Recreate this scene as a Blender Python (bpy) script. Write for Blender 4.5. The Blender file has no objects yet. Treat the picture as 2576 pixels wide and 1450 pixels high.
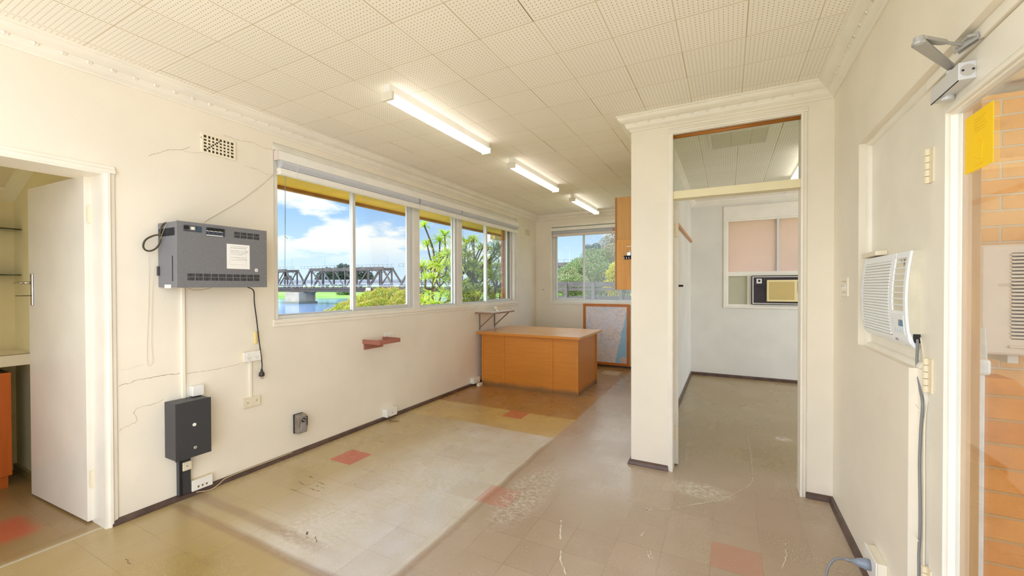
# light levels
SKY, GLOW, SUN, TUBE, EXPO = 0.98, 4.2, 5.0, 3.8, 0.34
CLX, CLY = 1.0, 9.0
import bpy, bmesh, math, random
from mathutils import Vector, Matrix
random.seed(7)
SC = bpy.context.scene
COL = SC.collection

# ---------------------------------------------------------------- colours
def lin(c):
    o = []
    for v in c[:3]:
        v = v / 255.0
        o.append(v / 12.92 if v <= 0.04045 else ((v + 0.055) / 1.055) ** 2.4)
    return (o[0], o[1], o[2], 1.0)

# ---------------------------------------------------------------- node helper
class NT:
    def __init__(self, tree):
        self.t = tree; self.n = tree.nodes; self.l = tree.links
    def new(self, kind, **kw):
        nd = self.n.new(kind)
        for k, v in kw.items(): setattr(nd, k, v)
        return nd
    def put(self, sock, v):
        if isinstance(v, bpy.types.NodeSocket): self.l.new(v, sock)
        else: sock.default_value = v
    def m(self, op, a, b=None, c=None, clamp=False):
        nd = self.new('ShaderNodeMath', operation=op, use_clamp=clamp)
        self.put(nd.inputs[0], a)
        if b is not None: self.put(nd.inputs[1], b)
        if c is not None: self.put(nd.inputs[2], c)
        return nd.outputs[0]
    def pos(self):
        return self.new('ShaderNodeNewGeometry').outputs['Position']
    def obj(self):
        return self.new('ShaderNodeTexCoord').outputs['Object']
    def xyz(self, v):
        nd = self.new('ShaderNodeSeparateXYZ'); self.l.new(v, nd.inputs[0])
        return nd.outputs[0], nd.outputs[1], nd.outputs[2]
    def comb(self, x, y, z):
        nd = self.new('ShaderNodeCombineXYZ')
        for i, v in enumerate((x, y, z)): self.put(nd.inputs[i], v)
        return nd.outputs[0]
    def vscale(self, v, s):
        nd = self.new('ShaderNodeVectorMath', operation='MULTIPLY')
        self.put(nd.inputs[0], v); nd.inputs[1].default_value = s
        return nd.outputs[0]
    def noise(self, v, scale, detail=3, rough=.55, col=False):
        nd = self.new('ShaderNodeTexNoise')
        self.put(nd.inputs['Vector'], v); nd.inputs['Scale'].default_value = scale
        nd.inputs['Detail'].default_value = detail; nd.inputs['Roughness'].default_value = rough
        return nd.outputs['Color' if col else 'Fac']
    def voro(self, v, scale, feature='F1', out='Distance'):
        nd = self.new('ShaderNodeTexVoronoi', feature=feature)
        self.put(nd.inputs['Vector'], v); nd.inputs['Scale'].default_value = scale
        return nd.outputs[out]
    def white(self, v):
        nd = self.new('ShaderNodeTexWhiteNoise', noise_dimensions='3D'); self.put(nd.inputs['Vector'], v)
        return nd.outputs['Value']
    def sm(self, v, a, b, lo=0., hi=1.):
        nd = self.new('ShaderNodeMapRange', interpolation_type='SMOOTHSTEP')
        self.put(nd.inputs['Value'], v)
        nd.inputs['From Min'].default_value = a; nd.inputs['From Max'].default_value = b
        nd.inputs['To Min'].default_value = lo; nd.inputs['To Max'].default_value = hi
        return nd.outputs['Result']
    def mix(self, f, a, b, mode='MIX'):
        nd = self.new('ShaderNodeMix', data_type='RGBA', blend_type=mode)
        self.put(nd.inputs[0], f); self.put(nd.inputs[6], a); self.put(nd.inputs[7], b)
        return nd.outputs[2]
    def bump(self, h, strength=.3, dist=.01):
        nd = self.new('ShaderNodeBump'); nd.inputs['Strength'].default_value = strength
        nd.inputs['Distance'].default_value = dist; self.l.new(h, nd.inputs['Height'])
        return nd.outputs['Normal']
    def band(self, v, a, b, soft):
        """1 between a and b with soft edges"""
        return self.m('MULTIPLY', self.sm(v, a - soft, a + soft), self.sm(v, b - soft, b + soft, 1., 0.))

MATS = {}
def newmat(name):
    mt = bpy.data.materials.new(name); mt.use_nodes = True
    nt = NT(mt.node_tree); b = nt.n['Principled BSDF']
    return mt, nt, b

def M(name, c, rough=.5, metal=0., spec=.5, var=0., vscale=6., bump=0., bscale=80., c2=None, stretch=None):
    """plain painted / plastic / metal material with procedural mottling"""
    if name in MATS: return MATS[name]
    mt, nt, b = newmat(name)
    b.inputs['Roughness'].default_value = rough
    b.inputs['Metallic'].default_value = metal
    b.inputs['Specular IOR Level'].default_value = spec
    v = nt.pos()
    if stretch: v = nt.vscale(v, stretch)
    if var or c2:
        n = nt.noise(v, vscale, 4)
        if c2 is None: c2 = tuple(max(0, x * (1 - var)) for x in c)
        nt.l.new(nt.mix(nt.sm(n, .3, .7), lin(c), lin(c2)), b.inputs['Base Color'])
    else:
        b.inputs['Base Color'].default_value = lin(c)
    if bump:
        nt.l.new(nt.bump(nt.noise(v, bscale, 3), bump, .004), b.inputs['Normal'])
    MATS[name] = mt
    return mt

# ---------------------------------------------------------------- mesh helper
class MB:
    def __init__(self): self.v = []; self.f = []; self.mi = []; self.cur = 0; self.nb = 0
    def add(self, vs, fs):
        o = len(self.v); self.v += [tuple(p) for p in vs]
        for f in fs: self.f.append(tuple(i + o for i in f)); self.mi.append(self.cur)
        return self
    def box(self, x0, x1, y0, y1, z0, z1):
        e = (self.nb % 7)*.00004; self.nb += 1      # keeps faces of neighbouring pieces from coinciding
        x0, x1 = min(x0, x1), max(x0, x1); y0, y1 = min(y0, y1), max(y0, y1); z0, z1 = min(z0, z1), max(z0, z1)
        x0 -= e; y0 -= e; z0 -= e; x1 += e; y1 += e; z1 += e
        vs = [(x0,y0,z0),(x1,y0,z0),(x1,y1,z0),(x0,y1,z0),(x0,y0,z1),(x1,y0,z1),(x1,y1,z1),(x0,y1,z1)]
        return self.add(vs, [(0,3,2,1),(4,5,6,7),(0,1,5,4),(1,2,6,5),(2,3,7,6),(3,0,4,7)])
    def obox(self, c, ax, ay, az):
        """oriented box: centre and three half-axis vectors"""
        c = Vector(c); ax, ay, az = Vector(ax), Vector(ay), Vector(az)
        vs = [c + sx*ax + sy*ay + sz*az for sz in (-1,1) for sx, sy in ((-1,-1),(1,-1),(1,1),(-1,1))]
        return self.add(vs, [(0,3,2,1),(4,5,6,7),(0,1,5,4),(1,2,6,5),(2,3,7,6),(3,0,4,7)])
    def bar(self, p0, p1, w, h, up=(0,0,1)):
        p0, p1 = Vector(p0), Vector(p1); d = (p1 - p0)
        s = d.cross(Vector(up))
        if s.length < 1e-6: s = d.cross(Vector((1,0,0)))
        s.normalize(); u = s.cross(d).normalized()
        return self.obox((p0 + p1)/2, d/2, s*w/2, u*h/2)
    def tube(self, pts, r, n=8, caps=True, rr=None):
        pts = [Vector(p) for p in pts]; L = len(pts); rings = []
        up = Vector((0,0,1)); prev = None
        for i, p in enumerate(pts):
            t = (pts[min(i+1, L-1)] - pts[max(i-1, 0)])
            if t.length < 1e-9: t = Vector((0,0,1))
            t.normalize()
            if prev is None:
                a = t.cross(up)
                if a.length < .05: a = t.cross(Vector((1,0,0)))
            else:
                a = prev - t * prev.dot(t)
            a.normalize(); prev = a; b = t.cross(a)
            R = rr[i] if rr else r
            rings.append([p + (a*math.cos(2*math.pi*k/n) + b*math.sin(2*math.pi*k/n))*R for k in range(n)])
        vs = [q for rg in rings for q in rg]; fs = []
        for i in range(L-1):
            for k in range(n):
                fs.append((i*n+k, i*n+(k+1)%n, (i+1)*n+(k+1)%n, (i+1)*n+k))
        if caps:
            fs.append(tuple(range(n))[::-1]); fs.append(tuple((L-1)*n+k for k in range(n)))
        return self.add(vs, fs)
    def cyl(self, p0, p1, r, n=16, r2=None):
        return self.tube([p0, p1], r, n, True, [r, r if r2 is None else r2])
    def disc(self, c, axis, r, th, n=20):
        c = Vector(c); a = Vector(axis).normalized()
        return self.cyl(c, c + a*th, r, n)
    def prism(self, pts, d):
        """extrude a planar polygon (3-D points) along vector d"""
        d = Vector(d); pts = [Vector(p) for p in pts]; n = len(pts)
        vs = pts + [p + d for p in pts]
        fs = [tuple(range(n))[::-1], tuple(range(n, 2*n))] + [(i, (i+1)%n, n+(i+1)%n, n+i) for i in range(n)]
        return self.add(vs, fs)
    def quad(self, a, b, c, d): return self.add([a,b,c,d], [(0,1,2,3)])
    def sweep(self, path, prof, flip=False):
        """mitred sweep of profile (offset to the right of travel, z) along a plan polyline"""
        P = [Vector((p[0], p[1])) for p in path]; n = len(P); m = len(prof); vs = []
        for i in range(n):
            ds = []
            if i > 0: ds.append((P[i]-P[i-1]).normalized())
            if i < n-1: ds.append((P[i+1]-P[i]).normalized())
            ns = [Vector((d.y, -d.x)) for d in ds]
            if len(ns) == 2:
                b = (ns[0] + ns[1]); b = b / b.dot(ns[0]) if b.length > 1e-6 else ns[0]
            else: b = ns[0]
            for o, z in prof: vs.append((P[i].x + b.x*o, P[i].y + b.y*o, z))
        fs = []
        for i in range(n-1):
            for k in range(m):
                k2 = (k+1) % m
                fs.append((i*m+k, i*m+k2, (i+1)*m+k2, (i+1)*m+k))
        fs.append(tuple(range(m))); fs.append(tuple((n-1)*m+k for k in range(m))[::-1])
        return self.add(vs, fs)
    def build(self, name, mat, parent=None, bevel=0., smooth=False, seg=2, loc=None):
        me = bpy.data.meshes.new(name)
        if parent is not None:
            o0 = Vector(parent.get('_w', (0,0,0)))
        elif loc is not None: o0 = Vector(loc)
        else: o0 = Vector((0,0,0))
        me.from_pydata([tuple(Vector(p) - o0) for p in self.v], [], self.f)
        mats = mat if isinstance(mat, (list, tuple)) else [mat]
        for x in mats: me.materials.append(x)
        if len(mats) > 1:
            for p, i in zip(me.polygons, self.mi): p.material_index = i
        bm = bmesh.new(); bm.from_mesh(me)
        bmesh.ops.recalc_face_normals(bm, faces=bm.faces); bm.to_mesh(me); bm.free()
        if smooth:
            for p in me.polygons: p.use_smooth = True
        ob = bpy.data.objects.new(name, me); COL.objects.link(ob)
        if parent is not None:
            ob.parent = parent; ob['_w'] = tuple(o0)
        else:
            ob.location = o0; ob['_w'] = tuple(o0)
        if bevel:
            bv = ob.modifiers.new('bevel', 'BEVEL'); bv.width = bevel; bv.segments = seg
            bv.limit_method = 'ANGLE'; bv.angle_limit = math.radians(40)
        return ob

def thing(name, label, cat, loc=(0,0,0), group=None):
    o = bpy.data.objects.new(name, None); COL.objects.link(o); o.empty_display_size = .05
    o.location = loc; o['_w'] = tuple(loc); o['label'] = label; o['category'] = cat
    if group: o['group'] = group
    return o
def tag(o, label, cat, group=None):
    o['label'] = label; o['category'] = cat
    if group: o['group'] = group
    return o
def struct(o, label, cat='structure'):
    o['kind'] = 'structure'; o['label'] = label; o['category'] = cat
    return o
def B(*a): return MB().box(*a)
def smooth_path(pts, n=6):
    """Catmull-Rom through the points"""
    P = [Vector(p) for p in pts]; out = []
    for i in range(len(P)-1):
        p0 = P[max(i-1,0)]; p1 = P[i]; p2 = P[i+1]; p3 = P[min(i+2, len(P)-1)]
        for k in range(n):
            t = k/n
            out.append(.5*((2*p1) + (p2-p0)*t + (2*p0-5*p1+4*p2-p3)*t*t + (3*p1-p0-3*p2+p3)*t**3))
    out.append(P[-1]); return out
def copy_tree(o, dv, parent=None):
    c = o.copy(); COL.objects.link(c)
    if parent is not None: c.parent = parent
    else: c.location = Vector(o.location) + Vector(dv)
    for ch in list(o.children): copy_tree(ch, dv, c)
    return c

# ---------------------------------------------------------------- room dimensions (metres)
LW = -3.2035; OW = -3.45        # inner and outer face of the window wall
BK = 7.05                       # back wall
PL = -.674; PY = 3.288; PT = .149   # office partition: left face, front face, thickness
RW = .607                       # right wall
HC = 2.708                      # ceiling
Y0 = -.45                       # the room goes on behind the camera
CB = HC - .106                  # underside of the cornice

# ---------------------------------------------------------------- materials
cream   = M('cream_wall_paint', (239,232,216), .5, var=.035, vscale=1.6, bump=.12, bscale=160)
cream2  = M('cream_gloss_trim', (240,235,222), .33, var=.03, vscale=4, bump=.05, bscale=60)
offpaint= M('grey_white_office_paint', (226,224,215), .55, var=.04, vscale=2, bump=.1, bscale=150)
annexp  = M('yellowed_cream_paint', (236,224,176), .55, var=.05, vscale=2, bump=.1, bscale=120)
doorp   = M('door_paint', (231,225,212), .35, var=.04, vscale=2)
white   = M('white_plastic', (236,235,228), .35)
whitem  = M('white_enamel', (240,239,234), .4, var=.02)
alu     = M('silver_window_frame', (214,215,214), .38, .25)
aluw    = M('white_window_frame', (231,229,221), .4, var=.03)
skirtm  = M('brown_vinyl_skirting', (98,76,66), .35, var=.25, vscale=9, bump=.05)
greybox = M('grey_textured_steel', (128,129,134), .5, .1, var=.12, vscale=300, bump=.12, bscale=500)
darkbox = M('charcoal_steel', (66,66,70), .42, .2, var=.12, vscale=250, bump=.1, bscale=400)
blackp  = M('black_plastic', (22,22,24), .4)
darkp   = M('dark_slot', (30,32,38), .6)
tan     = M('aged_ivory_plastic', (233,223,198), .45, var=.05)
deskw   = None
chrome  = M('chrome', (205,205,205), .2, 1.)
silver  = M('silver_paint', (172,172,172), .38, .55, var=.05)
greycab = M('grey_cable', (128,130,132), .45)
woodred = M('red_brown_timber', (150,96,82), .5, c2=(176,112,94), vscale=10, stretch=(14,2,14))
brackw  = M('grey_bracket_steel', (136,128,116), .45, .3)
paper   = M('white_paper', (240,240,238), .8)
ink     = M('faded_ink', (172,174,180), .8)
hinge_m = M('painted_hinge', (226,215,186), .35)

def wood(name, c1, c2, scale, rough=.35, dirt=False, axis='x'):
    mt, nt, b = newmat(name)
    p = nt.pos()
    s = {'x': (1.2, 14, 14), 'y': (14, 1.2, 14), 'z': (14, 14, 1.2)}[axis]
    n1 = nt.noise(nt.vscale(p, s), scale, 6, .6)
    n2 = nt.noise(p, 1.4, 3)
    col = nt.mix(nt.sm(n1, .3, .72), lin(c1), lin(c2))
    col = nt.mix(nt.m('MULTIPLY', nt.sm(n2, .4, .75), .35), col, lin(tuple(x*.86 for x in c1)))
    if dirt:
        x, y, z = nt.xyz(p)
        e = nt.m('ADD', z, nt.m('MULTIPLY', nt.m('SUBTRACT', nt.noise(p, 7, 4), .5), .09))
        col = nt.mix(nt.m('MULTIPLY', nt.sm(e, .015, .085, 1., 0.), .72), col, lin((104,92,70)))
    nt.l.new(col, b.inputs['Base Color']); b.inputs['Roughness'].default_value = rough
    nt.l.new(nt.bump(n1, .04, .002), b.inputs['Normal'])
    MATS[name] = mt
    return mt
desk_m = wood('orange_varnished_plywood', (214,140,54), (207,131,47), 2.2, .3, True)
desk_t = wood('worn_desk_top', (226,176,124), (218,166,112), 2.5, .25)
cab_m  = wood('honey_plywood', (214,152,58), (201,135,46), 2.2, .4, axis='z')
cab_l  = wood('plain_hardboard', (205,156,92), (197,147,82), 3., .6, axis='z')
frame_m= wood('amber_frame_timber', (204,122,48), (192,110,40), 3., .35, axis='z')
rod_m  = wood('brown_rod_timber', (178,112,36), (160,98,28), 3., .4, axis='x')
jamb_m = wood('weathered_tan_timber', (196,150,98), (180,134,84), 2.4, .4, axis='z')
orangec= wood('orange_laminate', (204,104,26), (192,94,22), 2., .4, axis='z')

# glass
def glass(name, tint=(250,252,250), refl=.05, dust=0., veilc=(150,150,152)):
    mt = bpy.data.materials.new(name); mt.use_nodes = True; nt = NT(mt.node_tree)
    nt.n.clear(); out = nt.new('ShaderNodeOutputMaterial')
    tr = nt.new('ShaderNodeBsdfTransparent'); tr.inputs[0].default_value = lin(tint)
    gl = nt.new('ShaderNodeBsdfGlossy'); gl.inputs['Roughness'].default_value = .02
    fr = nt.new('ShaderNodeFresnel'); fr.inputs['IOR'].default_value = 1.45
    mx = nt.new('ShaderNodeMixShader')
    nt.l.new(nt.m('MULTIPLY', fr.outputs[0], refl/.04, clamp=True), mx.inputs[0])
    nt.l.new(tr.outputs[0], mx.inputs[1]); nt.l.new(gl.outputs[0], mx.inputs[2])
    s = mx.outputs[0]
    if dust:
        df = nt.new('ShaderNodeBsdfTranslucent'); df.inputs[0].default_value = lin(veilc)
        m2 = nt.new('ShaderNodeMixShader')
        n = nt.noise(nt.pos(), 30, 4)
        nt.l.new(nt.sm(n, .2, .8, dust*.7, dust*1.3), m2.inputs[0])
        nt.l.new(s, m2.inputs[1]); nt.l.new(df.outputs[0], m2.inputs[2]); s = m2.outputs[0]
    nt.l.new(s, out.inputs[0]); MATS[name] = mt
    return mt
glass_m = glass('clear_window_glass', refl=.006)
glass_d = glass('greyed_window_glass', refl=.008, dust=.13, veilc=(206,200,190))  # glass mixed with a patchy pale grey translucent layer
glass_i = glass('interior_glass', refl=.016)
glass_s = glass('green_edged_shelf_glass', tint=(190,205,180), refl=.06)
def frosted(name, c, tr=.6):
    mt = bpy.data.materials.new(name); mt.use_nodes = True; nt = NT(mt.node_tree)
    b = nt.n['Principled BSDF']; out = nt.n['Material Output']
    n = nt.noise(nt.pos(), 3, 3)
    col = nt.mix(n, lin(c), lin(tuple(x*.95 for x in c)))
    nt.l.new(col, b.inputs['Base Color']); b.inputs['Roughness'].default_value = .35
    nt.l.new(nt.bump(nt.noise(nt.pos(), 220, 2), .2, .002), b.inputs['Normal'])
    t = nt.new('ShaderNodeBsdfTranslucent'); nt.l.new(col, t.inputs[0])
    mx = nt.new('ShaderNodeMixShader'); mx.inputs[0].default_value = tr
    nt.l.new(b.outputs[0], mx.inputs[1]); nt.l.new(t.outputs[0], mx.inputs[2]); nt.l.new(mx.outputs[0], out.inputs[0])
    MATS[name] = mt
    return mt
peach = frosted('peach_frosted_glass', (243,222,206), .6)
frost = frosted('pale_frosted_glass', (214,210,186), .4)

# floor: worn 9-inch vinyl tiles
def floor_material():
    mt, nt, b = newmat('worn_vinyl_tiles')
    p = nt.pos(); x, y, z = nt.xyz(p)
    TX, TY = .2325, .2285
    u = nt.m('DIVIDE', nt.m('ADD', x, 1.935), TX); v = nt.m('DIVIDE', nt.m('SUBTRACT', y, 1.57), TY)
    iu = nt.m('FLOOR', u); iv = nt.m('FLOOR', v)
    fu = nt.m('SUBTRACT', u, iu); fv = nt.m('SUBTRACT', v, iv)
    rnd = nt.white(nt.comb(iu, iv, 3.1)); rnd2 = nt.white(nt.comb(iu, iv, 9.7))
    big = nt.noise(p, 1.1, 4, .6); mid = nt.noise(p, 5, 5, .65); fine = nt.noise(p, 60, 4, .7)
    wob = nt.m('MULTIPLY', nt.m('SUBTRACT', nt.noise(p, 2.3, 3), .5), .06)
    xw = nt.m('ADD', x, wob); yw = nt.m('ADD', y, wob)
    # base colours
    col = nt.mix(nt.sm(big, .35, .68), lin((182,163,142)), lin((168,147,122)))        # trodden brown side
    pale = nt.mix(nt.sm(mid, .3, .7), lin((216,208,196)), lin((206,195,172)))
    pale = nt.mix(nt.m('MULTIPLY', nt.sm(xw, -2.15, -2.75), .75), pale, lin((180,154,86)))   # olive colour cast painted in along the window wall
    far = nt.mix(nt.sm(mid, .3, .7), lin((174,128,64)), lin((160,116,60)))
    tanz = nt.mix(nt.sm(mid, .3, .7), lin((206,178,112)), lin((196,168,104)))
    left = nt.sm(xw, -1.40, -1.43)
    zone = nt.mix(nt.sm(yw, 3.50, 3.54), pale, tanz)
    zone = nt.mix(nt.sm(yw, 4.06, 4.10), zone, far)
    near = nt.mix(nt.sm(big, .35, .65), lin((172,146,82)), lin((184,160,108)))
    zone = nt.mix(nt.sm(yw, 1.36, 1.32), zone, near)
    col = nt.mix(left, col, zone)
    # yellowed floor in the side rooms and beyond the desk
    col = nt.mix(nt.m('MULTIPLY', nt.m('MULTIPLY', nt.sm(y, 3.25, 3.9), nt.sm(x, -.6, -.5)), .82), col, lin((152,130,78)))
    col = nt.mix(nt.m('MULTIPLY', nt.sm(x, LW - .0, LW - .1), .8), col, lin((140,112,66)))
    # brown worn lines
    l1 = nt.m('MULTIPLY', nt.band(xw, -1.435, -1.385, .012), nt.sm(y, 3.5, 3.3))
    l2 = nt.m('MULTIPLY', nt.band(nt.m('ADD', y, nt.m('MULTIPLY', wob, .4)), 1.305, 1.36, .015), nt.m('MULTIPLY', nt.sm(x, -1.5, -1.6), nt.sm(x, LW, LW + .1)))
    l3 = nt.m('MULTIPLY', nt.band(nt.m('ADD', y, nt.m('MULTIPLY', wob, .5)), 1.43, 1.50, .02), nt.sm(x, -1.7, -2.2))
    lines = nt.m('MAXIMUM', nt.m('MAXIMUM', l1, l2), l3)
    col = nt.mix(nt.m('MULTIPLY', lines, .6), col, lin((150,118,84)))
    # per tile tone
    col = nt.mix(nt.m('MULTIPLY', nt.m('SUBTRACT', rnd, .5, clamp=True), .28), col, lin((196,180,150)))
    col = nt.mix(nt.m('MULTIPLY', nt.m('SUBTRACT', rnd2, .55, clamp=True), .3), col, lin((140,116,90)))
    # red tiles
    red = None
    for i, j, s in ((-4,3,.92),(-1,10,.75),(2,3,.4),(8,3,.34)):
        q = nt.m('MULTIPLY', nt.m('COMPARE', iu, float(i), .1), nt.m('COMPARE', iv, float(j), .1))
        q = nt.m('MULTIPLY', q, s)
        red = q if red is None else nt.m('MAXIMUM', red, q)
    q = nt.m('MULTIPLY', nt.band(x, -3.86, -3.52, .06), nt.band(y, .55, .84, .04)); red = nt.m('MAXIMUM', red, nt.m('MULTIPLY', q, .8))
    col = nt.mix(nt.m('MULTIPLY', red, nt.sm(fine, .25, .5, .7, 1.)), col, lin((196,84,60)))
    # chipped pale flecks in the trodden area, dark scuffs
    grain = nt.noise(nt.vscale(p, (1., .6, 1.)), 240, 2, .6)
    col = nt.mix(nt.m('MULTIPLY', nt.sm(grain, .35, .75), .3), col, lin((150,128,98)))
    fl = nt.noise(nt.vscale(p, (1., 1.25, 1.)), 125, 1, .5)
    spread = nt.m('MULTIPLY', nt.sm(nt.noise(p, 2.2, 4, .6), .46, .68), nt.sm(x, -1.7, -1.3))
    col = nt.mix(nt.m('MULTIPLY', nt.sm(nt.m('ADD', fl, nt.m('MULTIPLY', spread, .12)), .69, .73), .6), col, lin((214,204,182)))
    col = nt.mix(nt.m('MULTIPLY', nt.sm(nt.noise(nt.vscale(p, (1., .35, 1.)), 40, 3, .6), .72, .78), .5), col, lin((120,98,70)))
    # worn white patches
    for cx, cy, rx, ry, s in ((-.17,3.06,.22,.13,.75), (-2.1,1.62,.28,.3,.55), (-1.95,2.25,.3,.4,.45), (.45,4.43,.09,.06,.9), (-2.75,.55,.2,.16,.7), (-1.2,2.5,.16,.5,.55)):
        dx = nt.m('DIVIDE', nt.m('SUBTRACT', x, cx), rx); dy = nt.m('DIVIDE', nt.m('SUBTRACT', y, cy), ry)
        r2 = nt.m('ADD', nt.m('MULTIPLY', dx, dx), nt.m('MULTIPLY', dy, dy))
        k = nt.m('MULTIPLY', nt.sm(r2, .15, 1.3, 1., 0.), nt.sm(nt.noise(nt.vscale(p, (1., 1.4, 1.)), 28, 5, .75), .42, .62))
        col = nt.mix(nt.m('MULTIPLY', k, s), col, lin((222,216,202)))
    # joints
    du = nt.m('MULTIPLY', nt.m('MINIMUM', fu, nt.m('SUBTRACT', 1., fu)), TX)
    dv = nt.m('MULTIPLY', nt.m('MINIMUM', fv, nt.m('SUBTRACT', 1., fv)), TY)
    jr = nt.sm(nt.noise(p, 1.7, 2), .35, .62)
    j = nt.sm(nt.m('MINIMUM', du, dv), .0006, .0022, 1., 0.)
    col = nt.mix(nt.m('MULTIPLY', j, nt.m('MULTIPLY', jr, .5)), col, lin((112,92,66)))
    nt.l.new(col, b.inputs['Base Color'])
    ro = nt.m('ADD', .23, nt.m('MULTIPLY', nt.sm(big, .3, .7), .12))
    nt.l.new(nt.m('ADD', ro, nt.m('MULTIPLY', nt.sm(fl, .6, .7), .15)), b.inputs['Roughness'])
    b.inputs['Specular IOR Level'].default_value = 1.0
    h = nt.m('SUBTRACT', nt.m('MULTIPLY', big, .8), nt.m('MULTIPLY', j, .3))
    nt.l.new(nt.bump(h, .1, .003), b.inputs['Normal'])
    return mt
floor_m = floor_material()

# ceiling: perforated acoustic tiles
def ceiling_material(name, dark=False, T=.3129, x0=-1.4806, y0=2.1708, c=(249,244,233)):
    mt, nt, b = newmat(name)
    p = nt.pos(); x, y, z = nt.xyz(p)
    u = nt.m('DIVIDE', nt.m('SUBTRACT', x, x0), T); v = nt.m('DIVIDE', nt.m('SUBTRACT', y, y0), T)
    iu = nt.m('FLOOR', u); iv = nt.m('FLOOR', v)
    fu = nt.m('SUBTRACT', u, iu); fv = nt.m('SUBTRACT', v, iv)
    rnd = nt.white(nt.comb(iu, iv, 1.3)); rl = nt.white(nt.comb(nt.m('ROUND', u), iv, 5.))
    N = 15.
    hu = nt.m('SUBTRACT', nt.m('FRACT', nt.m('ADD', nt.m('MULTIPLY', fu, N), .5)), .5)
    hv = nt.m('SUBTRACT', nt.m('FRACT', nt.m('ADD', nt.m('MULTIPLY', fv, N), .5)), .5)
    r = nt.m('SQRT', nt.m('ADD', nt.m('MULTIPLY', hu, hu), nt.m('MULTIPLY', hv, hv)))
    hole = nt.sm(r, .115, .155, 1., 0.)
    inn = nt.m('MULTIPLY', nt.band(fu, .6/N, 1-.6/N, .002), nt.band(fv, .6/N, 1-.6/N, .002))
    hole = nt.m('MULTIPLY', hole, inn)
    col = nt.mix(nt.m('MULTIPLY', rnd, .35), lin(c), lin(tuple(k*.955 for k in c)))
    du = nt.m('MULTIPLY', nt.m('MINIMUM', fu, nt.m('SUBTRACT', 1., fu)), T)
    dv = nt.m('MULTIPLY', nt.m('MINIMUM', fv, nt.m('SUBTRACT', 1., fv)), T)
    ju = nt.m('MULTIPLY', nt.sm(du, .0015, .0042, 1., 0.), nt.sm(rl, .2, .9, .6, 1.))
    jv = nt.m('MULTIPLY', nt.sm(dv, .0015, .0045, 1., 0.), .6)
    gap = nt.m('MULTIPLY', nt.sm(du, .0008, .0018, 1., 0.), nt.sm(rl, .9, .93))
    col = nt.mix(nt.m('MAXIMUM', ju, jv), col, lin((196,178,144)))
    col = nt.mix(gap, col, lin((90,72,40)))
    col = nt.mix(nt.m('MULTIPLY', hole, .8), col, lin((120,104,78)))
    nt.l.new(col, b.inputs['Base Color']); b.inputs['Roughness'].default_value = .7
    b.inputs['Specular IOR Level'].default_value = .2
    h = nt.m('SUBTRACT', 0., nt.m('ADD', hole, nt.m('MAXIMUM', ju, jv)))
    nt.l.new(nt.bump(h, .35, .003), b.inputs['Normal'])
    return mt
ceil_m = ceiling_material('perforated_acoustic_tile')

# brick
def brick_material(name, c1, c2, mortar, pw=.24, ph=.086, ax='x'):
    mt, nt, b = newmat(name)
    p = nt.pos(); x, y, z = nt.xyz(p)
    s = x if ax == 'x' else (y if ax == 'y' else nt.m('ADD', x, y))
    row = nt.m('FLOOR', nt.m('DIVIDE', z, ph)); fz = nt.m('FRACT', nt.m('DIVIDE', z, ph))
    sx = nt.m('ADD', nt.m('DIVIDE', s, pw), nt.m('MULTIPLY', nt.m('MODULO', row, 2.), .5))
    col_i = nt.m('FLOOR', sx); fx = nt.m('FRACT', sx)
    rnd = nt.white(nt.comb(col_i, row, 2.))
    n = nt.noise(p, 9, 5, .7); g = nt.noise(p, 160, 2)
    col = nt.mix(rnd, lin(c1), lin(c2))
    col = nt.mix(nt.m('MULTIPLY', nt.sm(n, .45, .75), .4), col, lin(tuple(k*.8 for k in c2)))
    col = nt.mix(nt.m('MULTIPLY', nt.sm(g, .62, .72), .5), col, lin(tuple(k*.7 for k in c1)))
    dx = nt.m('MULTIPLY', nt.m('MINIMUM', fx, nt.m('SUBTRACT', 1., fx)), pw)
    dz = nt.m('MULTIPLY', nt.m('MINIMUM', fz, nt.m('SUBTRACT', 1., fz)), ph)
    mo = nt.sm(nt.m('MINIMUM', dx, dz), .0045, .0065, 1., 0.)
    col = nt.mix(mo, col, lin(mortar))
    nt.l.new(col, b.inputs['Base Color']); b.inputs['Roughness'].default_value = .85
    h = nt.m('SUBTRACT', nt.m('MULTIPLY', n, .5), mo)
    nt.l.new(nt.bump(h, .6, .006), b.inputs['Normal'])
    return mt
brick_a = brick_material('buff_orange_brick', (246,200,142), (242,184,118), (226,208,182))
brick_b = brick_material('deep_orange_brick', (208,138,62), (196,118,46), (190,160,124), ax='x')
brick_c = brick_material('pier_brick', (222,152,74), (208,132,58), (190,146,96), pw=7., ph=.096)
# ================================================================ ROOM SHELL
# floor and ceiling
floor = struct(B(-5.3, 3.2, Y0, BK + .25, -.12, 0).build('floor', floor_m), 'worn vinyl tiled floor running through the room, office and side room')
def mark(name, pts, w, mat, seed, jag=.004):
    rng = random.Random(seed); q = smooth_path([(x, y, 0) for x, y in pts], 6); m = MB()
    L = []
    for i, p in enumerate(q):
        t = (q[min(i+1, len(q)-1)] - q[max(i-1, 0)]).normalized(); s = Vector((-t.y, t.x, 0)); ww = w*rng.uniform(.3, 1.2); o = rng.uniform(-jag, jag)
        L.append((p + s*(o + ww), p + s*(o - ww)))
    m.add([Vector((a.x, a.y, .0006)) for pr in L for a in pr], [(2*i, 2*i+1, 2*i+3, 2*i+2) for i in range(len(L)-1) if rng.random() > .12])
    m.build(name, mat, floor)
scr = M('pale_scratch', (218,210,190), .6); scu = M('dark_scuff', (112,94,62), .6)
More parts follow.
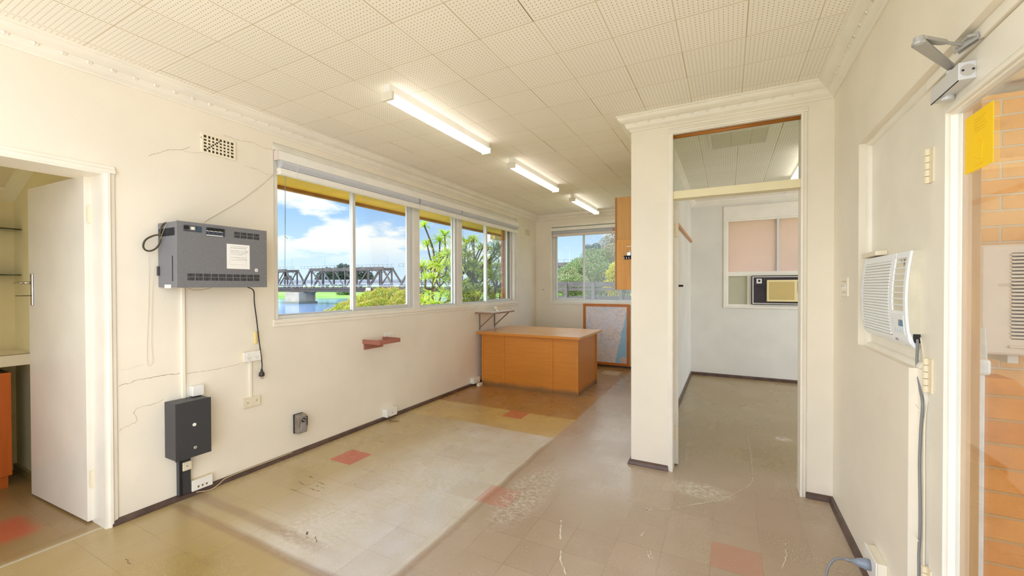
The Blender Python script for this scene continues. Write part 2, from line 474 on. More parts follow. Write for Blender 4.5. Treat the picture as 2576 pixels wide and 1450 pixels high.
for i, (pts, w) in enumerate((([(.169,4.348),(.174,4.028),(.172,3.7),(.169,3.452),(.13,3.28),(.074,3.175),(-.02,3.0)], .0016), ([(-.02,3.0),(-.107,2.925),(-.286,2.751)], .0035), ([(-.32,2.72),(-.445,2.64)], .003),
        ([(-.30,4.11),(-.31,3.8),(-.293,3.546)], .0018), ([(-.787,2.036),(-.75,1.95),(-.693,1.874)], .004), ([(-.882,2.294),(-.85,2.2),(-.818,2.117)], .005), ([(-.431,2.354),(-.418,2.401)], .005), ([(-.377,2.238),(-.352,2.175)], .004), ([(-.362,2.242),(-.337,2.179)], .004), ([(.283,2.64),(.27,2.5),(.237,2.392)], .0022), ([(-.6,2.9),(-.42,2.95)], .001), ([(-.45,2.67),(-.44,2.62)], .005))):
    mark('scratch', pts, w, scr, i + 1)
for i, (pts, w) in enumerate((([(-2.745,1.986),(-2.69,1.980)], .008), ([(-2.74,1.90),(-2.67,1.885),(-2.612,1.903)], .004), ([(-2.605,1.957),(-2.51,1.955)], .005), ([(-2.62,1.872),(-2.54,1.866),(-2.478,1.872)], .006), ([(-2.57,1.917),(-2.475,1.912)], .005), ([(-2.45,1.86),(-2.40,1.85)], .003), ([(-2.68,1.80),(-2.58,1.80)], .003), ([(-2.36,2.06),(-2.33,2.05)], .005), ([(-2.13,1.53),(-2.08,1.49)], .009), ([(-2.05,1.52),(-2.0,1.49)], .006), ([(-2.75,.95),(-2.68,.94)], .005), ([(-1.65,3.95),(-1.58,3.94)], .004), ([(-1.83,3.75),(-1.79,3.74)], .004))):
    mark('scuff', pts, w*.55, scu, i + 40)
struct(B(LW - .24, 3.2, Y0, BK + .25, HC, HC + .15).build('ceiling', ceil_m), 'ceiling of cream perforated acoustic tiles')

# window wall (left), with the door opening and the long window opening
DJ0, DJ1, DH = .20, 1.035, 2.068        # door opening
WY0, WY1, WZ0, WZ1 = 2.025, 6.27, 1.085, 2.548
wl = MB()
wl.box(OW, LW, Y0, DJ0, 0, HC); wl.box(OW, LW, DJ0, DJ1, DH, HC); wl.box(OW, LW, DJ1, WY0, 0, HC)
wl.box(OW, LW, WY0, WY1, 0, WZ0); wl.box(OW, LW, WY0, WY1, WZ1, HC); wl.box(OW, LW, WY1, BK + .25, 0, HC)
wall_left = struct(wl.build('wall_left', cream), 'cream plaster wall with the long window, doorway and cracks')
# outer brick skin beside the window
struct(B(OW - .03, OW - .002, WY1 - .07, BK + .25, -1.4, HC).build('trim_1', brick_b), 'orange brick outer edge of the window opening')

crackm = M('plaster_crack', (138,116,82), .9)
def crack(pts, r):
    pts = smooth_path([(LW + .0005, y, z) for y, z in pts], 5)
    rng = random.Random(len(pts)*7)
    q = [(p[0], p[1] + rng.uniform(-.003,.003), p[2] + rng.uniform(-.004,.004)) for p in pts]
    rr = [r*.75*rng.uniform(.35, 1.2) for _ in q]; rr[0] = rr[-1] = r*.2
    MB().tube(q, r, 4, True, rr).build('crack', crackm, wall_left)
crack([(1.232,2.217),(1.282,2.248),(1.339,2.284),(1.399,2.302),(1.461,2.341)], .0012)
crack([(1.399,2.302),(1.487,2.304),(1.526,2.325)], .001)
crack([(1.658,2.485),(1.761,2.482),(1.863,2.493),(1.946,2.48),(2.02,2.488)], .0011)
crack([(1.806,2.3),(1.902,2.3),(1.97,2.281),(2.02,2.285)], .001)
crack([(1.08,.815),(1.12,.821),(1.177,.834),(1.247,.834),(1.321,.837),(1.39,.829)], .0019)
crack([(1.42,.822),(1.52,.821),(1.623,.819),(1.71,.826),(1.763,.833)], .0013)
crack([(1.083,.545),(1.098,.559),(1.162,.583),(1.149,.636),(1.17,.661),(1.246,.665),(1.30,.683)], .0012)
crack([(1.09,.905),(1.15,.91),(1.2,.925)], .0006)

# back wall with its window opening
BX0, BX1, BZ0, BZ1 = -2.91, -1.0, 1.075, 2.53
wb = MB()
wb.box(LW, BX0, BK, BK + .245, 0, HC); wb.box(BX0, BX1, BK, BK + .245, 0, BZ0); wb.box(BX0, BX1, BK, BK + .245, BZ1, HC)
wb.box(BX1, PL + PT, BK, BK + .245, 0, HC)
struct(wb.build('wall_back', cream), 'cream back wall behind the desk with a sliding window')

# office block: side wall and front wall with doorway
ODX0, ODX1, ODZ = -.367, .431, 2.545
wp = MB()
wp.box(PL, PL + PT, PY + .11, BK, 0, HC)
wp.box(PL, ODX0, PY, PY + .11, 0, HC); wp.box(ODX0, ODX1, PY, PY + .11, ODZ, HC); wp.box(ODX1, 3.1, PY, PY + .11, 0, HC)
struct(wp.build('wall_partition', cream), 'cream partition wall around the office doorway')
# office walls (grey white paint inside)
struct(B(PL + PT, PL + PT + .006, PY + .11, BK, 0, HC).build('wall_office_left', offpaint), 'pale grey left wall of the small office')
OWX0, OWX1, OWZ0, OWZ1 = -.045, 1.75, 1.085, 2.47
wo = MB()
wo.box(PL + PT, OWX0, BK, BK + .245, 0, HC); wo.box(OWX0, OWX1, BK, BK + .245, 0, OWZ0); wo.box(OWX0, OWX1, BK, BK + .245, OWZ1, HC); wo.box(OWX1, 3.1, BK, BK + .245, 0, HC)
struct(wo.build('wall_office_back', offpaint), 'pale grey back wall of the small office')

# right wall with sidelight recess and entrance door opening
wr = MB()
wr.box(RW, RW + .15, 2.73, PY, 0, HC); wr.box(RW, RW + .15, 2.05, 2.73, 0, 1.09); wr.box(RW, RW + .15, 1.04, 2.73, 2.135, HC)
wr.box(RW, RW + .15, Y0, 1.04, 0, HC)
struct(wr.build('wall_right', cream), 'cream right wall around the entrance door')
sp = MB()
sp.box(.657, .70, 1.99, 2.73, 1.09, 2.135); sp.box(.632, .70, 1.99, 2.05, 0, 1.09)
side_panel = struct(sp.build('wall_sidelight', cream2), 'cream painted infill panel beside the entrance door')
bd = MB()
def quad_bead(mb, p0, p1, r, d1, d2, n=6):
    """quarter-round bead along p0-p1; d1, d2 unit vectors away from the corner"""
    p0, p1, d1, d2 = Vector(p0), Vector(p1), Vector(d1), Vector(d2)
    pts = [p0] + [p0 + (d1*math.cos(a) + d2*math.sin(a))*r for a in [math.pi/2*k/n for k in range(n+1)]]
    mb.prism(pts, p1 - p0)
quad_bead(bd, (.657,2.73,1.09), (.657,2.73,2.135), .022, (-1,0,0), (0,-1,0))
quad_bead(bd, (.657,1.99,2.135), (.657,2.73,2.135), .022, (-1,0,0), (0,0,-1))
quad_bead(bd, (.657,2.05,1.09), (.657,2.73,1.09), .022, (-1,0,0), (0,0,1))
quad_bead(bd, (.657,2.05,0), (.657,2.05,1.09), .012, (-1,0,0), (0,-1,0))
bd.build('bead', cream2, side_panel, smooth=False)

# cornice around the room
def arc(cx, cz, r, a0, a1, n=6):
    return [(cx + r*math.cos(math.radians(a0 + (a1-a0)*k/n)), cz + r*math.sin(math.radians(a0 + (a1-a0)*k/n))) for k in range(n+1)]
prof = [(0, HC), (.098, HC), (.098, HC-.011), (.090, HC-.013)]
prof += [(.086 - .036*math.sin(t*math.pi/2)*.95 , HC-.014 - .038*(1-math.cos(t*math.pi/2))) for t in (.15,.4,.7,1.)][:0]
prof += [(.088,HC-.02),(.080,HC-.032),(.066,HC-.043),(.052,HC-.049),(.044,HC-.050),   # upper roll
         (.042,HC-.056),(.040,HC-.066),(.033,HC-.079),(.022,HC-.089),(.012,HC-.094),   # lower roll
         (.010,HC-.097),(.010,HC-.106),(0,HC-.106)]
cn = MB().sweep([(LW, Y0), (LW, BK), (PL, BK), (PL, PY), (RW, PY), (RW, Y0)], prof)
def ornament(mb, c, d, o):
    """little pressed leaf on the cornice groove: c on the wall line, d along, o outwards"""
    c, d, o = Vector(c), Vector(d), Vector(o); z = Vector((0,0,1))
    base = c + o*.044 + z*(HC - .052)
    tip = o*.004 - z*.004
    for s in (-1, 1):
        a = base + d*(s*.002); e = base + d*(s*.016) + o*.0005; t = base + o*.007 + z*.002 + d*s*.008; l = base - o*.003 - z*.014 + d*s*.008
        mb.add([a + tip, t, e, l], [(0,1,2), (0,2,3), (1,0,3), (1,3,2)])
for k in range(80):
    yy = .06 + k*.1
    if yy < BK - .15: ornament(cn, (LW, yy, 0), (0,1,0), (1,0,0))
for k in range(25): ornament(cn, (LW + .15 + k*.1, BK, 0), (1,0,0), (0,-1,0))
for k in range(12): ornament(cn, (PL + .04 + k*.1, PY, 0), (1,0,0), (0,-1,0))
for k in range(30): ornament(cn, (RW, PY - .16 - k*.1, 0), (0,1,0), (-1,0,0))
for k in range(37): ornament(cn, (PL, PY + .05 + k*.1, 0), (0,1,0), (-1,0,0))
struct(cn.build('trim_2', cream2), 'moulded plaster cornice with small leaf ornaments')
# office cornice
oc = MB().sweep([(PL+PT+.006, PY+.11), (PL+PT+.006, BK), (3.1, BK)], [(0,HC),(.075,HC),(.07,HC-.02),(.05,HC-.04),(.035,HC-.06),(.012,HC-.075),(0,HC-.08)])
struct(oc.build('trim_3', cream2), 'plain cove cornice of the small office')

# skirtings
sk = [(0,0),(.024,0),(.024,.006),(.0215,.016),(.015,.027),(.008,.033),(0,.035)]
struct(MB().sweep([(LW, DJ1 + .006), (LW, BK)], sk).build('baseboard_left', skirtm), 'brown vinyl skirting under the window wall')
struct(MB().sweep([(LW, BK), (PL, BK)], sk).build('baseboard_back', skirtm), 'brown vinyl skirting along the back wall')
struct(MB().sweep([(PL, BK), (PL, PY), (-.400, PY)], sk).build('baseboard_partition', skirtm), 'brown vinyl skirting around the partition end')
struct(MB().sweep([(.462, PY), (RW, PY), (RW, 2.05)], sk).build('baseboard_right', skirtm), 'brown vinyl skirting in the corner below the light switch')
ofs = [(0,0),(.02,0),(.02,.03),(.014,.042),(0,.045)]
struct(MB().sweep([(PL+PT+.006, PY+.2), (PL+PT+.006, BK), (3.1, BK)], ofs).build('baseboard_office', skirtm), 'dark skirting inside the small office')
struct(B(-3.236, -3.222, DJ0, DJ1, 0, .004).build('trim_4', M('worn_metal_strip', (206,198,176), .4, .4)), 'thin pale threshold strip in the left doorway')

# ---------------------------------------------------------------- left door (open into the side room)
door1 = thing('door_1', 'open cream flush door standing in the left doorway', 'door', (LW - .06, 1.0, 0)); door1['kind'] = 'structure'
fr = MB()
fr.box(OW - .01, LW + .014, DJ1 - .022, DJ1, 0, DH); fr.box(OW - .01, LW + .014, DJ0, DJ0 + .022, 0, DH); fr.box(OW - .01, LW + .014, DJ0, DJ1, DH - .018, DH)
fr.build('door_frame', cream2, door1)
ar = MB()
aprof = [(0,0),(.018,0),(.021,.008),(.021,.02),(.012,.027),(.009,.042),(.005,.046),(0,.046)]     # (out of wall, away from opening)
def arch(mb, mirror=False):
    for (a, b_) in ((DJ1 - .008, 1),):
        mb.prism([(LW + o, a + w*b_, 0.) for o, w in aprof], (0, 0, DH - .009))
    mb.prism([(LW + o, DJ0, DH - .008 + w) for o, w in aprof], (0, DJ1 + .036 - DJ0, 0))
arch(ar); ar.build('architrave', cream2, door1)
lf = MB()
hx, hy = LW - .075, .965                       # hinge side of the leaf
ang = math.radians(2.5); ldir = Vector((-math.cos(ang), -math.sin(ang), 0)); lnor = Vector((math.sin(ang), -math.cos(ang), 0))
hp = Vector((LW - .155, 1.006, 0)); LL = .80; LT = .036
c0 = hp + ldir*LL/2 + lnor*LT/2*-0 + Vector((0,0,.012 + 2.045/2))
leaf = MB().obox(c0, ldir*LL/2, lnor*LT/2, (0,0,2.045/2)).build('door_leaf', doorp, door1, bevel=.002)
# lock plate, lever and key on the visible face
def leafpt(s, out, z): return hp + ldir*s + lnor*(LT/2 + out) + Vector((0,0,z))
MB().obox(leafpt(LL - .062, .004, 1.385), ldir*.017, lnor*.004, (0,0,.105)).build('lock_plate', chrome, leaf, bevel=.003)
lv = MB(); lv.tube([leafpt(LL-.062, 0, 1.43), leafpt(LL-.062, .045, 1.43)], .008, 10)
lv.tube(smooth_path([leafpt(LL-.055, .045, 1.43), leafpt(LL-.0, .05, 1.431), leafpt(LL+.055, .046, 1.427)], 5), .0085, 10)
lv.build('lever_handle', chrome, leaf, smooth=True)
ky = MB(); ky.tube([leafpt(LL-.062, 0, 1.345), leafpt(LL-.062, .05, 1.345)], .0025, 8)
kc = leafpt(LL-.062, .062, 1.345)
ky.tube([kc + lnor*.013*math.cos(t*math.pi/6) + ldir*.009*math.sin(t*math.pi/6) for t in range(13)], .0022, 6); ky.build('key', M('dark_key', (70,58,42), .4, .8), leaf)
for z in (1.83, .26):
    h = MB()
    for k in range(3): h.cyl((LW - .150, 1.030, z - .05 + k*.034), (LW - .150, 1.030, z - .05 + k*.034 + .031), .008, 10)
    h.box(LW - .152, LW - .146, 1.000, 1.036, z - .05, z + .05); h.build('hinge', hinge_m, door1)
# ---------------------------------------------------------------- side room seen through the left doorway
AX, AY = -4.86, 1.042
struct(B(AX - .1, AX, -1.2, AY + .1, 0, 3.0).build('wall_annex_back', annexp), 'yellowish back wall of the side room with glass shelves')
struct(B(AX, OW, AY, AY + .1, 0, 3.0).build('wall_annex_side', annexp), 'yellowish side wall of the side room behind the open door')
sl = (2.345 - 2.125)/(4.86 - 4.322)            # the side room ceiling slopes up towards the doorway
cz = lambda x: 2.125 + (x - AX)*.39
struct(MB().prism([(AX, -1.2, cz(AX)), (OW, -1.2, cz(OW)), (OW, -1.2, cz(OW) + .08), (AX, -1.2, cz(AX) + .08)], (0, AY + 1.2, 0)).build('ceiling_annex', M('annex_ceiling', (232,224,198), .7)), 'sloping ceiling of the side room')
ct = MB()
cp_ = [(0,0),(.055,0),(.05,-.02),(.03,-.04),(.015,-.06),(0,-.075)]
ct.prism([(AX + o, -1.2, cz(AX) + z + o*.39) for o, z in cp_], (0, AY + 1.2, 0))
ct.prism([(AX, AY - o, cz(AX) + z) for o, z in cp_], (OW - AX, 0, (OW - AX)*.39))
struct(ct.build('trim_5', M('annex_trim', (236,229,200), .4)), 'cove moulding along the sloping side room ceiling')
struct(B(AX, OW, -1.3, -1.2, 0, .95).build('wall_annex_shade', annexp), 'unseen low wall added to darken the lower side room')  # unseen low wall added to keep light off the lower side room
struct(B(OW - .6, OW, Y0 - .8, Y0, 0, HC).build('wall_annex_end', annexp), 'hidden end of the wall between the rooms')
struct(B(AX, AX + 1.1, AY - .018, AY, 0, .05).build('baseboard_annex', M('annex_skirting', (150,130,80), .4)), 'low skirting of the side room')

for z, dpt_, lb in ((1.825, .20, 'upper glass shelf on the side room back wall'), (1.488, .18, 'lower glass shelf on the side room back wall')):
    tag(MB().box(AX + .002, AX + dpt_, -.3, AY - .006, z, z + .008).build('glass_shelf', glass_s, loc=(AX, .4, z)), lb, 'shelf')
wt = thing('worktop', 'cream laminate worktop under the glass shelves in the side room', 'worktop', (AX, .4, .85))
B(AX + .002, -4.447, -.3, AY - .002, .848, .930).build('slab', M('cream_laminate', (236,228,204), .35), wt, bevel=.003); B(-4.448, -4.446, -.3, AY - .002, .925, .931).build('edge_line', M('brown_line', (150,130,92), .5), wt)
oc_ = thing('base_cabinet', 'orange laminate cabinet under the side room worktop', 'cabinet', (-4.6, .5, 0))
B(-4.84, -4.478, .02, .935, .085, .805).build('carcass', M('dark_olive_board', (86,78,44), .6), oc_); B(-4.478, -4.460, .02, .935, .085, .805).build('door', orangec, oc_, bevel=.002)
for yy in (.08, .90): B(-4.52, -4.48, yy - .02, yy + .02, 0, .085).build('leg', orangec, oc_)
B(-4.80, -4.53, .04, .92, .0, .085).build('plinth', M('dark_olive_board', (86,78,44), .6), oc_)
tag(MB().tube(smooth_path([(-4.50,.60,.812),(-4.49,.70,.822),(-4.50,.80,.815),(-4.52,.88,.812),(-4.58,.86,.812),(-4.6,.74,.814)], 5), .007, 6).build('cable_coil', M('black_plastic', (22,22,24), .4), loc=(-4.53,.75,.805)), 'black cable lying on top of the orange cabinet in the side room', 'cable')
# ---------------------------------------------------------------- window 1: long window in the left wall
win1 = thing('window_1', 'long sliding window in the left wall looking over the river', 'window', (-3.3, (WY0+WY1)/2, WZ0)); win1['kind'] = 'structure'
w = MB()
w.box(LW - .10, LW + .008, WY0 - .012, WY1 + .02, WZ0 - .005, WZ0 + .024); w.box(LW - .10, LW + .016, WY0 - .012, WY1 + .02, WZ0 + .024, WZ0 + .052)
w.box(OW - .02, LW - .06, WY0, WY1, WZ0, WZ0 + .06)
w.build('window_sill', cream2, win1, bevel=.003)
w = MB()
w.box(-3.345, -3.215, WY0, WY0 + .04, WZ0 + .05, WZ1); w.box(-3.345, -3.215, 6.19, WY1, WZ0 + .05, WZ1); w.box(-3.345, -3.215, WY0, WY1, 2.36, WZ1)
w.box(LW - .02, LW + .008, WY1 - .03, WY1 + .018, WZ0, WZ1)
w.box(LW - .012, LW + .004, WY0, WY1, WZ1 - .06, WZ1 - .025)
w.box(-3.345, -3.235, 3.70, 3.80, WZ0 + .05, WZ1); w.box(-3.345, -3.235, 4.575, 4.675, WZ0 + .05, WZ1)
w.box(-3.345, -3.245, WY0, WY1, WZ0 + .05, WZ0 + .075)
w.build('window_frame', aluw, win1, bevel=.003)
w = MB()
w.box(-3.30, -3.255, 3.645, 3.70, WZ0 + .075, 2.36); w.box(-3.30, -3.255, 4.53, 4.575, WZ0 + .075, 2.36)      # sash meeting posts
w.box(-3.33, -3.31, 6.10, 6.19, WZ0 + .075, 2.36)
w.build('inner_frame', alu, win1, bevel=.002)
def sash(y0, y1, x, name='sash', st=.028, rail=.03, bot=WZ0 + .075, top=2.36, gm=glass_m):
    s = MB()
    s.box(x - .012, x + .012, y0, y0 + st, bot, top); s.box(x - .012, x + .012, y1 - st, y1, bot, top)
    s.box(x - .012, x + .012, y0 + st, y1 - st, bot, bot + rail); s.box(x - .012, x + .012, y0 + st, y1 - st, top - rail, top)
    so = s.build(name, alu, win1, bevel=.002)
    B(x - .002, x + .002, y0 + st, y1 - st, bot + rail, top - rail).build('pane', gm, so)
sash(2.065, 2.895, -3.315, st=.03, rail=.012)
sash(2.86, 3.66, -3.285, st=.034, rail=.035)
sash(3.80, 4.54, -3.30, st=.024, rail=.014)
sash(4.675, 5.40, -3.315, st=.026, rail=.016)
sash(5.365, 6.19, -3.285, st=.034, rail=.036)

# ---------------------------------------------------------------- window 2: back wall
win2 = thing('window_2', 'sliding window in the back wall above the framed map', 'window', (-1.95, BK + .1, BZ0)); win2['kind'] = 'structure'
w = MB()
w.box(BX0 - .015, BX1 + .015, BK - .012, BK + .11, BZ0 - .004, BZ0 + .03)
w.box(BX0 - .016, BX0 + .028, BK - .01, BK + .02, BZ0, BZ1 + .01); w.box(BX0, BX1, BK - .004, BK + .02, BZ1 - .05, BZ1 + .006)
w.build('window_surround', cream2, win2, bevel=.003)
w = MB()
w.box(BX0, BX0 + .07, BK + .05, BK + .14, BZ0 + .03, BZ1); w.box(BX1 - .05, BX1, BK + .05, BK + .14, BZ0 + .03, BZ1)
w.box(BX0, BX1, BK + .05, BK + .14, BZ0 + .03, BZ0 + .07); w.box(BX0, BX1, BK + .05, BK + .14, 2.37, BZ1)
w.build('window_frame', aluw, win2, bevel=.003)
def sash2(x0, x1, y, gm, rail, st=.03):
    s = MB(); b0, t0 = BZ0 + .07, 2.37
    s.box(x0, x0 + st, y - .012, y + .012, b0, t0); s.box(x1 - st, x1, y - .012, y + .012, b0, t0)
    s.box(x0 + st, x1 - st, y - .012, y + .012, b0, b0 + rail); s.box(x0 + st, x1 - st, y - .012, y + .012, t0 - rail, t0)
    so = s.build('sash', alu, win2, bevel=.002)
    B(x0 + st, x1 - st, y - .002, y + .002, b0 + rail, t0 - rail).build('pane', gm, so)
sash2(BX0 + .07, -2.28, BK + .085, glass_m, .038, .034)
sash2(-2.325, BX1 - .05, BK + .11, glass_d, .012, .03)

# ---------------------------------------------------------------- window 3: office, frosted
win3 = thing('window_3', 'frosted peach glass window in the office back wall above the air conditioner', 'window', (.85, BK + .05, OWZ0)); win3['kind'] = 'structure'
w = MB()
w.box(OWX0 - .012, OWX1, BK - .02, BK + .03, OWZ0 - .02, OWZ0 + .004)
w.box(OWX0 - .012, OWX0 + .03, BK - .014, BK + .05, OWZ0, 2.60); w.box(OWX0, OWX1, BK - .014, BK + .05, 2.40, 2.60)
w.build('window_surround', cream2, win3, bevel=.003)
w = MB()
w.box(OWX0 + .03, OWX0 + .055, BK + .01, BK + .07, OWZ0, 2.40); w.box(OWX0 + .03, OWX1, BK + .01, BK + .07, 1.545, 1.612)
w.box(OWX0 + .03, OWX1, BK + .01, BK + .07, OWZ0, OWZ0 + .035); w.box(.262, .312, BK + .01, BK + .07, OWZ0, 1.55)
w.box(OWX0 + .03, OWX1, BK + .01, BK + .07, 2.372, 2.42); w.box(1.25, 1.30, BK + .01, BK + .07, OWZ0, 2.4)
w.build('window_frame', cream2, win3, bevel=.003)
w = MB(); w.box(.632, .664, BK + .0, BK + .06, 1.612, 2.372); w.build('window_post', alu, win3, bevel=.002)
B(OWX0 + .055, .632, BK + .03, BK + .036, 1.612, 2.372).build('pane', peach, win3)
B(.664, OWX1, BK + .03, BK + .036, 1.612, 2.372).build('pane', peach, win3)
B(OWX0 + .055, .262, BK + .04, BK + .046, OWZ0 + .035, 1.545).build('pane', frost, win3)

# ---------------------------------------------------------------- office doorway (door_2): frame, transom light, open leaf
door2 = thing('door_2', 'cream office doorway with a glass transom light above', 'doorway', (.03, PY, 0)); door2['kind'] = 'structure'
f = MB()
f.box(ODX0 - .022, ODX0 + .001, PY - .008, PY + .115, 0, ODZ); f.box(ODX1 - .001, ODX1 + .022, PY - .008, PY + .115, 0, ODZ); f.box(ODX0, ODX1, PY - .008, PY + .115, ODZ - .012, ODZ + .004)
f.build('door_frame', cream2, door2, bevel=.002)
a = MB()
pr_ = [(0,0),(.016,0),(.018,.01),(.012,.02),(.010,.030),(.005,.036),(0,.036)]
a.prism([(ODX0 + .002 - w_, PY - o, 0) for o, w_ in pr_], (0,0,ODZ - .003)); a.prism([(ODX1 - .002 + w_, PY - o, 0) for o, w_ in pr_], (0,0,ODZ - .003))
a.prism([(ODX0 - .0345, PY - o, ODZ - .002 + w_) for o, w_ in pr_], (ODX1 - ODX0 + .069, 0, 0))
a.build('architrave', cream2, door2)
B(ODX0 + .001, ODX1 - .001, PY + .0, PY + .10, 2.052, 2.110).build('transom_bar', M('yellowed_trim', (232,222,184), .35), door2, bevel=.003)
B(ODX0 + .002, ODX1 - .002, PY + .05, PY + .054, 2.11, 2.53).build('transom_pane', glass_i, door2)
MB().cyl((ODX0 + .001, PY + .03, 2.522), (ODX1 - .001, PY + .03, 2.522), .013, 12).build('timber_rod', rod_m, door2, smooth=True)
d2 = Vector((-.135, .991, 0)).normalized(); n2 = Vector((d2.y, -d2.x, 0)); q2 = Vector((ODX0 + .0115, PY + .1165, 0))
lf2 = MB().obox(q2 + d2*.40 + Vector((0,0,1.0285)), d2*.40, n2*.0175, (0,0,1.0165)).build('door_leaf', doorp, door2, bevel=.002)
for z in (1.83, .26):
    h = MB(); h.box(ODX0 + .002, ODX0 + .028, PY + .107, PY + .1165, z - .05, z + .05); h.cyl((ODX0 + .005, PY + .108, z - .05), (ODX0 + .005, PY + .108, z + .05), .006, 8); h.build('hinge', hinge_m, door2)
k2 = q2 + d2*.74 + Vector((0,0,1.40)); MB().tube([k2 + n2*.017, k2 + n2*.085], .010, 10).build('door_knob', blackp, lf2)

# ---------------------------------------------------------------- entrance door (door_3)
door3 = thing('door_3', 'cream glazed entrance door in the right wall', 'door', (RW + .05, 1.5, 0)); door3['kind'] = 'structure'
f = MB(); f.box(.665, .70, 1.975, 1.99, 0, 2.135); f.box(.632, .75, 1.04, 1.99, 2.098, 2.135); f.box(.632, .75, 1.04, 1.065, 0, 2.1)
f.build('door_frame', cream2, door3, bevel=.002)
DX0, DX1, DY0, DY1, DZ = .640, .678, 1.07, 1.972, 2.092
GY0, GY1, GZ0, GZ1 = 1.20, 1.842, .30, 1.955
l = MB()
l.box(DX0, DX1, GY1 + .03, DY1, .012, DZ); l.box(DX0, DX1, DY0, GY0 - .03, .012, DZ)
l.box(DX0, DX1, GY0 - .03, GY1 + .03, GZ1 + .03, DZ); l.box(DX0, DX1, GY0 - .03, GY1 + .03, .012, GZ0 - .03)
leaf3 = l.build('door_leaf', cream2, door3, bevel=.0015)
l = MB()
for a_, b_ in ((0, .012), (.012, .022), (.022, .03)):
    dx = {0: .0035, .012: -.002, .022: .006}[a_]
    y0, y1, z0, z1 = GY0 - .03 + a_, GY1 + .03 - a_, GZ0 - .03 + a_, GZ1 + .03 - a_; t = b_ - a_
    l.box(DX0 - .003 + dx*1.2, DX1 - .004, y1 - t, y1, z0, z1); l.box(DX0 - .003 + dx*1.2, DX1 - .004, y0, y0 + t, z0, z1)
    l.box(DX0 - .003 + dx*1.2, DX1 - .004, y0, y1, z1 - t, z1); l.box(DX0 - .003 + dx*1.2, DX1 - .004, y0, y1, z0, z0 + t)
l.build('glazing_bead', cream2, leaf3, bevel=.002)
B(.662, .667, GY0, GY1, GZ0, GZ1).build('pane', glass_i, leaf3)
for z in (1.823, 1.078, .33):
    h = MB()
    for k in range(5): h.cyl((.633, 1.978, z - .06 + k*.0245), (.633, 1.978, z - .06 + k*.0245 + .0225), .0095, 12)
    h.box(.636, .641, 1.945, 1.978, z - .06, z + .06)
    h.build('hinge', hinge_m, door3)
# ================================================================ THINGS ON THE WINDOW WALL
# air vents
def vent(name, y0, y1, z0, z1, nx, nz, label, mat, slots=False):
    t = thing(name, label, 'air vent', (LW, (y0+y1)/2, z0))
    m = MB(); th = .010; ex = .012; ez = .012
    cw = (y1 - y0 - 2*ex)/nx; ch = (z1 - z0 - 2*ez)/nz
    m.box(LW - .03, LW + th, y0, y0 + ex, z0, z1); m.box(LW - .03, LW + th, y1 - ex, y1, z0, z1)
    m.box(LW - .03, LW + th, y0, y1, z0, z0 + ez); m.box(LW - .03, LW + th, y0, y1, z1 - ez, z1)
    for i in range(1, nx): m.box(LW - .03, LW + th*.8, y0 + ex + i*cw - .0042, y0 + ex + i*cw + .0042, z0, z1)
    for k in range(1, nz): m.box(LW - .03, LW + th*.8, y0, y1, z0 + ez + k*ch - .0045, z0 + ez + k*ch + .0045)
    m.build('grille', mat, t)
    B(LW + .0005, LW + .0015, y0 + .006, y1 - .006, z0 + .006, z1 - .006).build('dark_opening', M('vent_dark', (70,58,36), .8), t)
    return t
ventm = M('vent_plaster', (238,230,208), .5)
vent('air_vent', 1.522, 1.740, 2.322, 2.458, 8, 5, 'square-holed plaster air vent high on the wall left of the long window', ventm)
t = thing('air_vent', 'small slotted vent near the back corner beside the long window', 'air vent', (LW, 6.67, 2.31))
m = MB(); m.box(LW, LW + .006, 6.565, 6.785, 2.305, 2.425)
m.build('grille', ventm, t, bevel=.002)
m = MB()
for k in range(5): m.box(LW + .0055, LW + .0065, 6.58, 6.77, 2.318 + k*.021, 2.326 + k*.021)
m.build('slots', M('vent_slot', (176,160,124), .7), t)
t = thing('air_vent', 'tiny yellowed vent on the side room wall above the open door', 'air vent', (-4.1, AY, 2.2))
m = MB(); m.box(-4.15, -4.02, AY - .008, AY, 2.20, 2.28); m.build('grille', tan, t)
m = MB()
for k in range(4): m.box(-4.14 + k*.03, -4.125 + k*.03, AY - .009, AY - .0075, 2.21, 2.27)
m.build('slots', M('vent_dark', (70,58,36), .8), t)

# big grey equipment cabinet
FX = -2.965; y0, y1, z0, z1 = 1.274, 1.822, 1.397, 1.804
cab = thing('equipment_cabinet', 'wide grey steel telephone equipment cabinet mounted high on the window wall', 'equipment cabinet', (LW, (y0+y1)/2, z0))
B(LW + .002, FX - .004, y0 + .002, y1 - .002, z0 + .002, z1 - .002).build('housing', greybox, cab, bevel=.003)
B(FX - .004, FX, y0, y1, z0, z1).build('front_panel', greybox, cab, bevel=.0015)
def fslots(mb, ya, yb, za, zb, groups, rows, per):
    gw = (yb - ya)/groups; rh = (zb - za)/rows
    for g in range(groups):
        for r in range(rows):
            w_ = gw*.90/per
            for k in range(per): mb.box(FX - .001, FX + .0006, ya + g*gw + k*w_ + w_*.22, ya + g*gw + k*w_ + w_*.78, za + r*rh, za + r*rh + rh*.84)
m = MB(); fslots(m, 1.328, 1.772, 1.441, 1.488, 10, 2, 9); m.build('lower_vent_slots', darkp, cab)
m = MB(); fslots(m, 1.60, 1.772, 1.733, 1.777, 4, 2, 9); m.build('upper_vent_slots', darkp, cab)
m = MB()
for k in range(13): m.box(-3.185 + k*.0152, -3.177 + k*.0152, y0 - .0006, y0 + .0026, 1.716, 1.764)
m.build('side_vent_slots', darkp, cab)
B(-3.022, -3.018, y0 - .0006, y0 + .0026, 1.436, 1.592).build('side_slit', darkp, cab)
sw = B(FX - .001, FX + .0012, 1.310, 1.408, 1.744, 1.783).build('switch_panel', M('switch_slate', (72,78,90), .4), cab)
